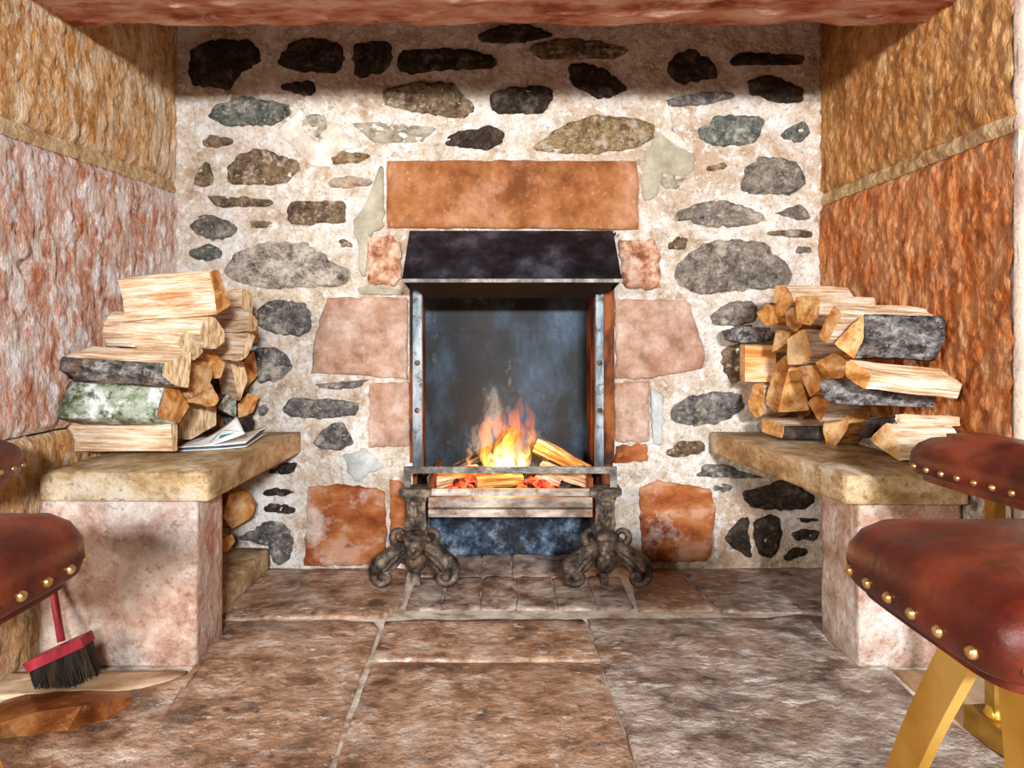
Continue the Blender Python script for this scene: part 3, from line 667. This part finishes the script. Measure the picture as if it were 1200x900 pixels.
W1, W2, W3 = ('wood', 'end'), ('wood_o', 'end'), ('wood', 'end_pale')
def R_(poly, r, th, L, label, **k): return plog(-1, poly, r, th, L, label, grp=GR, **k)
def L_(poly, r, th, L, label, **k): return plog(1, poly, r, th, L, label, grp=GL, **k)
# right pile
R_('907,335 922,335 931,352 917,371 910,368', .86, 74, .22, 'topmost log of the stack by the orange wall, greyed along its top', mats=W1)
R_('931,348 961,346 960,370 949,382 935,378', .80, 70, .20, 'stout log with wide brown sawn end below the topmost log', mats=W1)
R_('920,367 928,360 938,367 940,382 931,388 922,382', .835, 70, .09, 'thin round log with a knot shadow in its orange end', mats=W2)
R_('886,367 898,357 910,360 910,380 898,382', .89, 70, .16, 'small round log end resting above the peeling bark slab', mats=W2, bark=[0])
R_('851,388 860,385 878,382 903,384 905,399 870,402 856,398', .945, 8, .10, 'peeling bark slab jutting toward the fire surround', mats=('bark', 'bark'), rough=.007)
_a, _b = P(873, 404, .925), P(873, 448, .925)
log_from([_a, _a+Vector((.004, .06, 0)), _b+Vector((.004, .06, .005)), _b], (1, 0, -.01), .10, ('wood_band', 'end'), label='flat split billet with an amber band between white edges', group=GR, rough=.002)
R_('904,413 910,385 926,390 922,403', .87, 66, .15, 'narrow wedge log between the amber-banded billet and the square end', mats=W2)
R_('922,397 943,385 952,415 940,427 923,428', .83, 68, .16, 'log with squarish sawn end and white split flank mid-stack', mats=W1)
R_('958,394 977,357 988,368 968,403', .745, 66, .235, 'long pale split log sloping over the grey-barked log', mats=W1, ax=(1, .02, -.03))
R_('977,403 1000,379 1012,370 1012,394 1001,421', .725, 52, .185, 'half-round log showing a broad flank of grey bark', mats=W1, bark=[2, 3], ax=(1, -.12, -.02))
R_('991,424 997,422 1021,439 1015,457 991,442', .71, 48, .20, 'clean white split log under the grey-barked log', mats=W1, ax=(1, -.22, -.10))
R_('960,447 972,445 980,460 976,472 964,466', .745, 50, .235, 'flat slab of cracked silvery bark under the white split log', mats=('bark', 'bark'), ax=(1, -.18, -.03))
R_('955,425 976,413 992,422 989,442 967,445', .775, 66, .17, 'log with smooth brown rounded end touching the cracked bark slab', mats=W2)
R_('934,430 952,428 962,442 961,457 949,466', .81, 68, .16, 'log with teardrop amber end in the middle of the stack', mats=W2)
R_('911,484 925,430 935,430 949,481', .86, 20, .05, 'upright wedge of split wood shading from white to red-amber', mats=W2)
R_('896,472 910,424 923,415 923,439 910,484', .895, 62, .09, 'tall narrow amber log end left of the red-amber wedge' if False else 'tall narrow amber log end between amber-banded billet and wedge', mats=W2)
R_('877,469 884,449 895,451 896,485 886,490 878,481', .93, 60, .14, 'pale oval log end below the amber-banded billet', mats=W1)
R_('893,490 919,499 917,514 893,506', .905, 46, .18, 'squared bottom log with dark bark along its front edge', mats=W1, bark=[1, 2], barkmat='bark_dark', ax=(1, .02, 0))
R_('946,472 958,460 973,473 961,496', .84, 64, .14, 'small round yellow log end above the striped round log', mats=W1)
R_('964,502 970,482 982,475 995,481 994,502 979,523 968,521', .865, 58, .11, 'round bottom log with saw stripes across its reddish end', mats=W2)
R_('1018,515 1039,494 1055,520 1054,541', .715, 46, .14, 'three-cornered bottom log at the front corner of the slab', mats=W1, ax=(1, -.30, .02), taper=.9)
R_('1004,513 1014,492 1030,492 1018,514', .80, 50, .12, 'dark bark offcut wedged between two bottom logs', mats=('bark_dark', 'bark_dark'))
R_('1049,486 1055,487 1056,497 1050,496', .715, 55, .13, 'thin white stick lying over the three-cornered log', mats=('wood', 'wood'), ax=(1, -.25, .0))
for i, q in enumerate(('895,470 915,455 925,480 905,495', '930,470 945,462 950,485 935,492', '925,385 945,372 955,392 935,400')):
    R_(q, .97, 60, .05, 'shadowed log deep inside the stack by the orange wall', mats=W2)
# left pile
L_('200,489 204,487 208,500 208,527 202,530', .776, 70, .285, 'wide pale plank-like log lying flat beside the newspaper', mats=W3, ax=(-1, 0.02, 0), bark=None)
L_('186,482 195,451 210,457 222,476 210,496 185,489', .768, 66, .245, 'thick log covered in green moss and white lichen', mats=('wood', 'end'), bark=[0, 4, 5], barkmat='lichen', ax=(-1, -.06, .02), taper=1.06)
L_('192,426 225,411 221,455 204,451 190,440', .745, 58, .26, 'pale wedge log with a grey bark underside above the mossy log', mats=W3, bark=[3, 4], ax=(-1, .02, .06))
L_('234,393 238,376 247,366 263,387 263,401 252,409 240,407', .79, 60, .27, 'round-ended pale log with curled heartwood in its end', mats=W3, ax=(-1, .03, .02))
L_('206,402 218,386 239,412 227,423', .765, 55, .13, 'small splintered wedge tucked under the curled heartwood log', mats=W3, ax=(-1, .1, .05))
L_('245,318 256,316 271,357 254,368 251,343', .78, 64, .25, 'long flesh-coloured split log crowning the stack', mats=W1, ax=(-1, .02, -.08))
L_('282,359 284,338 290,340 297,348 295,370', .90, 66, .16, 'amber-flanked log behind the long crowning log', mats=W3)
L_('292,362 302,376 300,387 292,389', .865, 66, .15, 'white split log with fine straight grain near the wall', mats=W3)
L_('281,423 292,390 299,394 290,418', .855, 60, .13, 'white split log with slanting edge under the straight-grained one', mats=W3)
L_('235,420 249,411 264,426 259,443 252,444', .84, 62, .09, 'dark amber log end hollowed in the middle of the stack', mats=W2)
L_('217,446 224,426 238,422 249,434 246,451 224,468', .805, 62, .08, 'bright amber log end with white lower rim', mats=W2)
L_('224,472 246,447 257,468 252,476', .815, 60, .07, 'three-sided orange log end above the bottom block', mats=W2)
L_('210,496 224,479 254,476 253,498 224,515 210,514', .865, 40, .15, 'blocky bottom log directly behind the newspaper', mats=W3)
L_('270,426 285,423 290,446 281,471', .90, 40, .14, 'pointed pinkish shard of wood standing on end', mats=W3)
L_('279,473 290,461 304,464 296,484 279,490', .95, 50, .12, 'dull red-brown round log low beside the wall', mats=('bark_dark', 'end'))
L_('254,479 265,462 277,468 277,490', .92, 50, .12, 'mossy dark log in the gap behind the newspaper', mats=('bark_dark', 'lichen'))
L_('277,490 297,487 296,504 277,506', .945, 40, .12, 'brown bottom log against the rubble wall', mats=('bark', 'bark_dark'))
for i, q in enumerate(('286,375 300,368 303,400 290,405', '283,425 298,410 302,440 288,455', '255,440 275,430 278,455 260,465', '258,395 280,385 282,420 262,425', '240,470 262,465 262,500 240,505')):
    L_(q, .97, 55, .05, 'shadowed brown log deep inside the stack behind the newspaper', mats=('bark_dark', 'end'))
# logs stored under the left bench
for q, r, lab in (('268,580 290,574 300,590 296,606 272,620 262,606', .93, 'large amber log stored under the bench above the stone step'), ('256,634 272,626 276,634 268,646 256,648', .87, 'small pale log lying on the stone step under the bench')):
    o = plog(1, q, r, 55, .16, lab, mats=W2, grp='logs under the bench')

# newspaper on the left bench
np_ = tag(empty('newspaper', FL(255, 522, .473)), 'folded newspaper with teal print curling up on the bench slab', 'newspaper')
def sheet(name, P0, P1, P2, P3, curl, m, off=0, t=.0012, nu=14, nv=8, parent=np_):
    f = []
    def q(u, v):
        a = P0.lerp(P1, u); b = P3.lerp(P2, u); return a.lerp(b, v)+Vector((0, 0, off+curl(u, v)))
    V = [q(i/(nu-1), j/(nv-1)) for j in range(nv) for i in range(nu)]; n = len(V); V += [v+Vector((0, 0, t)) for v in V]
    for j in range(nv-1):
        for i in range(nu-1):
            a = j*nu+i; f.append((a, a+1, a+nu+1, a+nu)); f.append((a+n, a+1+n, a+nu+1+n, a+nu+n))
    bd = list(range(nu))+[j*nu+nu-1 for j in range(1, nv)]+[(nv-1)*nu+i for i in range(nu-2, -1, -1)]+[j*nu for j in range(nv-2, 0, -1)]
    for i in range(len(bd)): a, b = bd[i], bd[(i+1) % len(bd)]; f.append((a, b, b+n, a+n))
    return mk(name, V, f, M_[m], parent, smooth=True)
zb_ = .476
q0, q1, q2, q3 = FL(208, 529, zb_), FL(288, 525, zb_), FL(312, 512, zb_), FL(232, 516, zb_)
sheet('sheet', q0, q1, q2, q3, lambda u, v: .03*max(0, u-.6)**1.3*(.3+v), 'paper')
sheet('sheet', q0, q1, q2, q3, lambda u, v: .003+.05*max(0, u-.55)**1.4*(.2+v), 'ink', off=.002)
sheet('sheet', q0, q1, q2, q3, lambda u, v: .006+.055*max(0, u-.5)**1.4*(.2+v), 'paper', off=.004)
pk = P(277, 489, .86)
p3 = P(214, 523, .845); p2 = pk; a0 = P(226, 527, .828); a1 = P(287, 510, .83)
top = sheet('curled_sheet', a0, a1, p2, p3, lambda u, v: -.012*math.sin(math.pi*u)*(.4+v), 'paper', off=.004)
def on_sheet(u, v, d=.0025):
    return a0.lerp(a1, u).lerp(p3.lerp(p2, u), v)+Vector((0, 0, .004-.012*math.sin(math.pi*u)*(.4+v)+d))
tri = [on_sheet(.55, .30), on_sheet(.86, .22), on_sheet(.62, .52)]
mk('teal_triangle', tri+[q+Vector((0, -.0006, .0006)) for q in tri], [(0, 1, 2), (3, 4, 5), (0, 1, 4, 3), (1, 2, 5, 4), (2, 0, 3, 5)], M_['teal'], top)
m = MB()
m.tube([on_sheet(.36, .2+.0*k) .lerp(on_sheet(.7, .82), k/6) for k in range(7)], .0008, 5)
m.tube([on_sheet(.7, .82).lerp(on_sheet(.92, .2), k/6) for k in range(7)], .0008, 5)
m.build('printed_rule', M_['ink'], top)

# ------------------------------------------------------------------ the fire
def rod(A, B, rad, mats, label, bark=None, n=7, grp='logs burning in the grate', squash=1.0, rough=.005, barkmat='char'):
    A = Vector(A); B = Vector(B); ax = (B-A); L = ax.length; ax.normalize()
    u = Vector((0, 0, 1)); u = (u-ax*u.dot(ax)).normalized(); v = u.cross(ax)
    ph = random.random()*6
    end = [A+(u*math.sin(2*math.pi*i/n+ph)*squash+v*math.cos(2*math.pi*i/n+ph))*rad*random.uniform(.85, 1.12) for i in range(n)]
    return log_from(end, ax, L, mats, bark, .92, 'burning_log', label, grp, rough, barkmat=barkmat)
B_ = lambda px, py, r: P(px, py, r)
rod(B_(505, 566, .985), B_(560, 553, 1.03), .030, ('wood', 'end_pale'), 'pale-ended log at the brush side of the grate')
rod(B_(527, 556, 1.03), B_(575, 528, 1.05), .026, ('char', 'char'), 'charred log leaning behind the pale-ended log')
rod(B_(575, 545, 1.03), B_(604, 503, 1.04), .030, ('char', 'char'), 'blackened log standing up inside the flames')
rod(B_(628, 522, 1.04), B_(690, 553, 1.02), .034, ('wood_o', 'end'), 'thick tan log slanting down toward the right-hand post' if False else 'thick tan log slanting down out of the flames', bark=[0, 1, 2], rough=.006)
rod(B_(634, 548, .985), B_(690, 566, .955), .022, ('wood', 'end_pale'), 'paler split log in front of the thick tan log')
rod(B_(558, 565, .965), B_(612, 562, .985), .022, ('wood_o', 'end'), 'short brown log lying along the front bar')
rod(B_(628, 556, .965), B_(655, 569, .96), .020, ('wood', 'end_pale'), 'small pale log end beside the red embers')
rod(B_(610, 572, .985), B_(640, 548, 1.02), .022, ('char', 'char'), 'charred log crossing behind the red embers')
rod(B_(655, 572, .97), B_(676, 566, .985), .017, ('char', 'char'), 'short black stub by the side bar')
rod(B_(540, 560, 1.045), B_(650, 558, 1.055), .028, ('char', 'char'), 'burnt back log lying across the grate behind the flames')
for (x, y, r, s_) in ((540, 566, .965, .020), (552, 561, .975, .018), (548, 571, .955, .015), (634, 567, .955, .020), (622, 563, .965, .016), (640, 572, .952, .016), (612, 571, .955, .014), (585, 560, .99, .022), (566, 557, 1.0, .018), (603, 552, 1.0, .018), (650, 572, .95, .012), (530, 572, .955, .012)):
    m = MB(); m.ball(P(x, y, r), s_, n=9, k=6, sc=(1.4, 1, .8), bump=.3)
    tag(m.build('ember', M_['ember']), 'glowing red ember among the logs in the grate', 'ember', 'embers in the grate')
m = MB()
for k in range(60):
    x = random.uniform(505, 690); m.ball(P(x, 575+random.uniform(-1, 1), random.uniform(.94, 1.06)), random.uniform(.006, .014), n=6, k=4, sc=(1.3, 1.3, .6), bump=.2)
tag(m.build('ash_bed', M_['ash']), 'grey ash scattered over the bars of the grate', 'ash', kind='stuff')
# flames: glowing gas inside tongue-shaped hulls
def flame_mat(name, zlo, zhi, cols, strength, nsc):
    m = bpy.data.materials.new(name); m.use_nodes = True; nt = m.node_tree; N = nt.nodes; L = nt.links
    N.remove(N['Principled BSDF']); em = N.new('ShaderNodeEmission'); L.new(em.outputs[0], N['Material Output'].inputs['Volume'])
    g = N.new('ShaderNodeNewGeometry'); sp = N.new('ShaderNodeSeparateXYZ'); L.new(g.outputs['Position'], sp.inputs[0])
    mr = N.new('ShaderNodeMapRange'); mr.inputs[1].default_value = zlo; mr.inputs[2].default_value = zhi; L.new(sp.outputs['Z'], mr.inputs[0])
    rp = N.new('ShaderNodeValToRGB'); e = rp.color_ramp.elements; cs = [srgb(c) for c in cols]
    e[0].color = cs[0]; e[1].color = cs[-1]
    for i in range(1, len(cs)-1): q = e.new(i/(len(cs)-1)); q.color = cs[i]
    L.new(mr.outputs[0], rp.inputs[0]); L.new(rp.outputs[0], em.inputs[0])
    mp = N.new('ShaderNodeMapping'); mp.inputs['Scale'].default_value = (1, 1, .35); L.new(g.outputs['Position'], mp.inputs[0])
    no = N.new('ShaderNodeTexNoise'); no.inputs['Scale'].default_value = nsc; no.inputs['Detail'].default_value = 4; no.inputs['Distortion'].default_value = 1.2; L.new(mp.outputs[0], no.inputs['Vector'])
    m2 = N.new('ShaderNodeMapRange'); m2.inputs[1].default_value = .38; m2.inputs[2].default_value = .7; m2.inputs[4].default_value = 1.6; L.new(no.outputs['Fac'], m2.inputs[0])
    fo = N.new('ShaderNodeMapRange'); fo.inputs[1].default_value = zlo; fo.inputs[2].default_value = zhi; fo.inputs[3].default_value = strength; fo.inputs[4].default_value = strength*.22; L.new(sp.outputs['Z'], fo.inputs[0])
    mu = N.new('ShaderNodeMath'); mu.operation = 'MULTIPLY'; L.new(m2.outputs[0], mu.inputs[0]); L.new(fo.outputs[0], mu.inputs[1]); L.new(mu.outputs[0], em.inputs[1])
    return m
zf = P(590, 548, 1.01).z; zh = P(590, 478, 1.01).z
FM1 = flame_mat('flame_orange', zf, zh, ['#ffcc66', '#ff9428', '#ff8018', '#ff7414'], 46, 26)
FM2 = flame_mat('flame_core', zf-.01, P(590, 512, 1.01).z, ['#fff0b0', '#ffdc80', '#ffb040'], 150, 34)
fire = tag(empty('fire_flames', P(592, 560, 1.0)), 'orange and yellow flames rising from the logs in the grate', 'flame')
def tongue(ctr, rad, m, name='flame_tongue'):
    """ctr: list of (px,py,r); rad: radii in metres"""
    mb = MB(); pp = [P(*c) for c in ctr]
    K = 14; path = []; rr = []
    for k in range(K+1):
        t = k/K*(len(pp)-1); i = min(int(t), len(pp)-2); f = t-i
        path.append(pp[i].lerp(pp[i+1], f)+Vector((.005*math.sin(k*1.3), .004*math.cos(k), 0))); rr.append(rad[i]+(rad[i+1]-rad[i])*f)
    mb.tube(path, rr, 12); return mb.build(name, m, fire, smooth=True)
tongue([(572, 548, 1.0), (568, 525, 1.0), (570, 500, 1.0), (572, 482, 1.0)], [.020, .030, .022, .004], FM1)
tongue([(590, 548, .99), (592, 520, .99), (585, 495, .99), (590, 478, .99)], [.030, .035, .024, .004], FM1)
tongue([(612, 546, 1.0), (618, 520, 1.0), (622, 495, 1.0), (618, 472, 1.0)], [.022, .026, .022, .005], FM1)
tongue([(600, 545, 1.01), (603, 515, 1.01), (604, 488, 1.01), (612, 466, 1.01)], [.03, .04, .03, .006], FM1)
tongue([(549, 545, 1.0), (550, 530, 1.0), (551, 518, 1.0)], [.006, .009, .002], FM1)
tongue([(592, 550, .98), (592, 538, .98), (590, 525, .98), (594, 512, .98)], [.030, .034, .024, .004], FM2)
tongue([(608, 548, .985), (614, 535, .985), (620, 518, .985), (622, 505, .985)], [.016, .016, .010, .002], FM2)
tongue([(578, 548, .985), (577, 538, .985), (580, 524, .985)], [.016, .018, .003], FM2)
fl = bpy.data.lights.new('fire_glow', 'POINT'); fl.energy = 5; fl.color = (1, .48, .16); fl.shadow_soft_size = .05
flo = bpy.data.objects.new('fire_glow', fl); C.objects.link(flo); flo.location = P(592, 515, .985)

# ------------------------------------------------------------------ hearth brush
b0 = FL(70, 815); br = tag(empty('hearth_brush', (b0.x, -.80, 0)), 'red hearth brush with black bristles leaning on the pink pier', 'brush')
RB = .668
def Q(px, py, r=RB): return P(px, py, r)
m = MB(); m.tube([Q(72, 752, .672), Q(66, 715, .680), Q(60, 676, .688), Q(53, 625, .693)], [.0085, .0085, .008, .007], 8); m.build('handle', M_['redpaint'], br, smooth=True)
e0, e1 = Q(37, 778, .655), Q(103, 748, .655); d = (e1-e0); up = Vector((d.z*-1, 0, d.x)).normalized(); dd = d.normalized(); nn = dd.cross(up)
def obox(m, c, hx_, hy_, hz_):
    m.add([c+dd*sx*hx_+nn*sy*hy_+up*sz*hz_ for sz in (-1, 1) for sy in (-1, 1) for sx in (-1, 1)], [(0, 2, 3, 1), (4, 5, 7, 6), (0, 1, 5, 4), (2, 6, 7, 3), (0, 4, 6, 2), (1, 3, 7, 5)])
c_ = (e0+e1)/2; m = MB(); obox(m, c_, d.length/2, .022, .011)
hd = m.build('brush_head', M_['redpaint'], br)
m = MB(); random.seed(3)
for i in range(34):
    for j in range(6):
        a = c_+dd*((i+.5)/34-.5)*d.length*.97+nn*((j+.5)/6-.5)*.038-up*.010
        bl = .074+random.uniform(-.008, .006); tip = a-up*bl+dd*(random.uniform(-.006, .006)-.010)+nn*random.uniform(-.006, .006)
        if tip.z < .008: tip = a+(tip-a)*((a.z-.008)/(a.z-tip.z))
        m.tube([a, a.lerp(tip, .5)+nn*.001, tip], [.0028, .0028, .0012], 4)
tag(m.build('bristles', M_['bristle'], br), kind='stuff')

# ------------------------------------------------------------------ copper ash shovel lying upside down
rim = [FL(*p, .006) for p in ((-12, 868), (0, 867), (40, 863), (79, 856), (125, 841), (152, 826), (171, 813))]
rb_ = [FL(*p, .006) for p in ((-12, 832), (0, 828), (35, 818), (60, 812), (110, 811), (150, 811), (170, 812))]
ri = [P(x, y, FL(xx, yy).y/D+1) for (x, y), (xx, yy) in zip(((-12, 849), (0, 847), (44, 834), (96, 827), (128, 821), (152, 817), (168, 813)), ((-12, 861), (0, 860), (40, 856), (79, 849), (125, 836), (152, 823), (171, 813)))]
bk = [P(x, y, FL(xx, yy).y/D+1) for (x, y), (xx, yy) in zip(((-12, 829), (0, 826), (35, 815), (60, 811), (110, 810), (150, 811), (169, 812)), ((-12, 836), (0, 834), (35, 824), (60, 818), (110, 816), (150, 814), (170, 812.5)))]
n = len(rim); V = rim+ri+bk+rb_; F = []
for a in range(3):
    for i in range(n-1): F.append((a*n+i, a*n+i+1, (a+1)*n+i+1, (a+1)*n+i))
V2 = [v+Vector((0, 0, -.003)) for v in V]; nn_ = len(V); F += [tuple(i+nn_ for i in f) for f in F]
for i in range(n-1): F.append((i, i+1, i+1+nn_, i+nn_)); F.append((3*n+i, 3*n+i+1, 3*n+i+1+nn_, 3*n+i+nn_))
se = tag(empty('ash_shovel', FL(60, 850)), 'tarnished copper ash shovel lying face down by the brush', 'shovel')
mk('blade', V+V2, F, M_['copper'], se)
m = MB(); m.tube([FL(-8, 856, .022), FL(-22, 880, .020), FL(-60, 960, .016)], .011, 8); m.build('handle', M_['copper'], se, smooth=True)

# ------------------------------------------------------------------ leather seats
def cushion(w_, d_, z0, z1, rc_=.035, crown=.012, nseg=180):
    def rr(s_, z, cr=0):
        o = []
        hx_, hy_ = w_/2-s_, d_/2-s_; r_ = max(.004, rc_-s_*.3)
        for k in range(nseg):
            a = 2*math.pi*k/nseg; ca, sa_ = math.cos(a), math.sin(a); e = .28
            o.append(Vector((math.copysign(abs(ca)**e, ca)*hx_, math.copysign(abs(sa_)**e, sa_)*hy_, z)))
        return o
    h = z1-z0
    rings = [rr(.004, z0), rr(0, z0+.004), rr(-.004, z0+h*.3), rr(-.002, z0+h*.55), rr(.008, z0+h*.78), rr(.024, z0+h*.93), rr(.05, z1), rr(w_*.25, z1+crown*.6), rr(w_*.4, z1+crown)]
    for q in rings[1:7]:
        for p in q: p += p.normalized()*.003*nz((p.x, p.y, p.z*.5), 18, 2)
    return rings
def seat_pad(e, w_, d_, z0, z1, spacing=.041):
    m = MB(); m.loft(cushion(w_, d_, z0, z1)); s = m.build('leather_seat', M_['leather'], e, smooth=True, M=Matrix.Identity(4), local=True)
    # studs along the lower edge
    edge = cushion(w_, d_, z0, z1)[1]; L = [ (edge[(i+1) % len(edge)]-edge[i]).length for i in range(len(edge))]; T = sum(L); k = int(T/spacing)
    base = None
    for j in range(k):
        d = T*j/k; i = 0
        while d > L[i] and i < len(L)-1: d -= L[i]; i += 1
        p = edge[i].lerp(edge[(i+1) % len(edge)], d/max(L[i], 1e-6)); nrm = Vector((p.x/(w_/2)**6*abs(p.x)**4, p.y/(d_/2)**6*abs(p.y)**4, 0)).normalized()
        p = Vector((p.x, p.y, z0+.016))+nrm*.003
        if base is None:
            b = MB(); b.ball((0, 0, 0), .0062, n=10, k=6, sc=(1, 1, 1)); o = b.build('stud', M_['stud'], s, smooth=True, M=Matrix.Translation(p), local=True); base = o
        else:
            o = base.copy(); C.objects.link(o); o.parent = s; o.matrix_local = Matrix.Translation(p)
    m = MB(); m.loft([[Vector((p.x*.92, p.y*.92, z)) for p in edge] for z in (z0-.012, z0+.01)]); m.build('seat_board', M_['leather'], e, M=Matrix.Identity(4), local=True)
    return s
def strip(m, path, width_dir, w_, t_dir, t_):
    rings = []
    for p in path:
        p = Vector(p); a = Vector(width_dir).normalized()*w_/2; b = Vector(t_dir).normalized()*t_/2
        rings.append([p-a-b, p+a-b, p+a+b, p-a+b])
    m.loft(rings)
def stool(loc, label, w_=.36, d_=.29, inset=.045):
    e = empty('stool', (loc[0], loc[1], 0)); tag(e, label, 'stool', 'leather stools with brass legs')
    s = seat_pad(e, w_, d_, .512, .590)
    for sx in (-1, 1):
        for sg in (-1, 1):
            m = MB(); pth = []
            for k in range(13):
                t = k/12; y = (-.015+.20*t+.03*math.sin(math.pi*t)) if sg > 0 else (-.10-.06*t)
                pth.append(Vector((sx*(w_/2-inset-(.012 if sg > 0 else 0)), y, .50-.494*t)))
            tg = []
            rings = []
            for k, p in enumerate(pth):
                d = (pth[min(k+1, 12)]-pth[max(k-1, 0)]).normalized(); a = d.cross(Vector((1, 0, 0))).normalized()*.021; b = Vector((.006, 0, 0))
                rings.append([p-a-b, p+a-b, p+a+b, p-a+b])
            m.loft(rings); m.build('leg', M_['brass'], e, M=Matrix.Identity(4), local=True)
    m = MB(); m.tube([(-w_/2+.04, 0, .27), (w_/2-.04, 0, .27)], .008, 10); m.build('stretcher', M_['brass'], e, smooth=True, M=Matrix.Identity(4), local=True)
    return e, s
e, s = stool((.585, -1.70), 'oxblood leather stool with splayed brass leg, in front of the orange-wall bench')
stool((-.69, -1.675), 'oxblood leather stool in front of the red hearth brush', inset=.105)
def fender(loc, rz, label, w_=.2, d_=.62, px=0):
    e = empty('fender_seat', (loc[0], loc[1], 0), rz); tag(e, label, 'seat', 'leather-topped fender seats')
    seat_pad(e, w_, d_, .514, .592)
    for y in (d_*.28, -d_*.38):
        m = MB(); m.box((-.012+px, y-.012, .03), (.012+px, y+.012, .505)); p = m.build('post', M_['brass_old'], e, M=Matrix.Identity(4), local=True)
        m = MB(); m.tube([(px, y, .052), (px, y, .060), (px, y, .066), (px, y, .075)], [.018, .020, .016, .014], 14); m.build('collar', M_['brass'], p, smooth=True, M=Matrix.Identity(4), local=True)
    m = MB(); m.box((-.026+px, -d_/2, .006), (.026+px, d_*.36, .052)); m.build('base_rail', M_['brass_old'], e, M=Matrix.Identity(4), local=True)
    return e
fender((.985, -1.215), math.radians(6), 'leather-topped brass fender seat beside the pale dressed wall')
fender((-1.105, -1.235), 0, 'leather-topped brass fender seat at the end of the pink recess side')
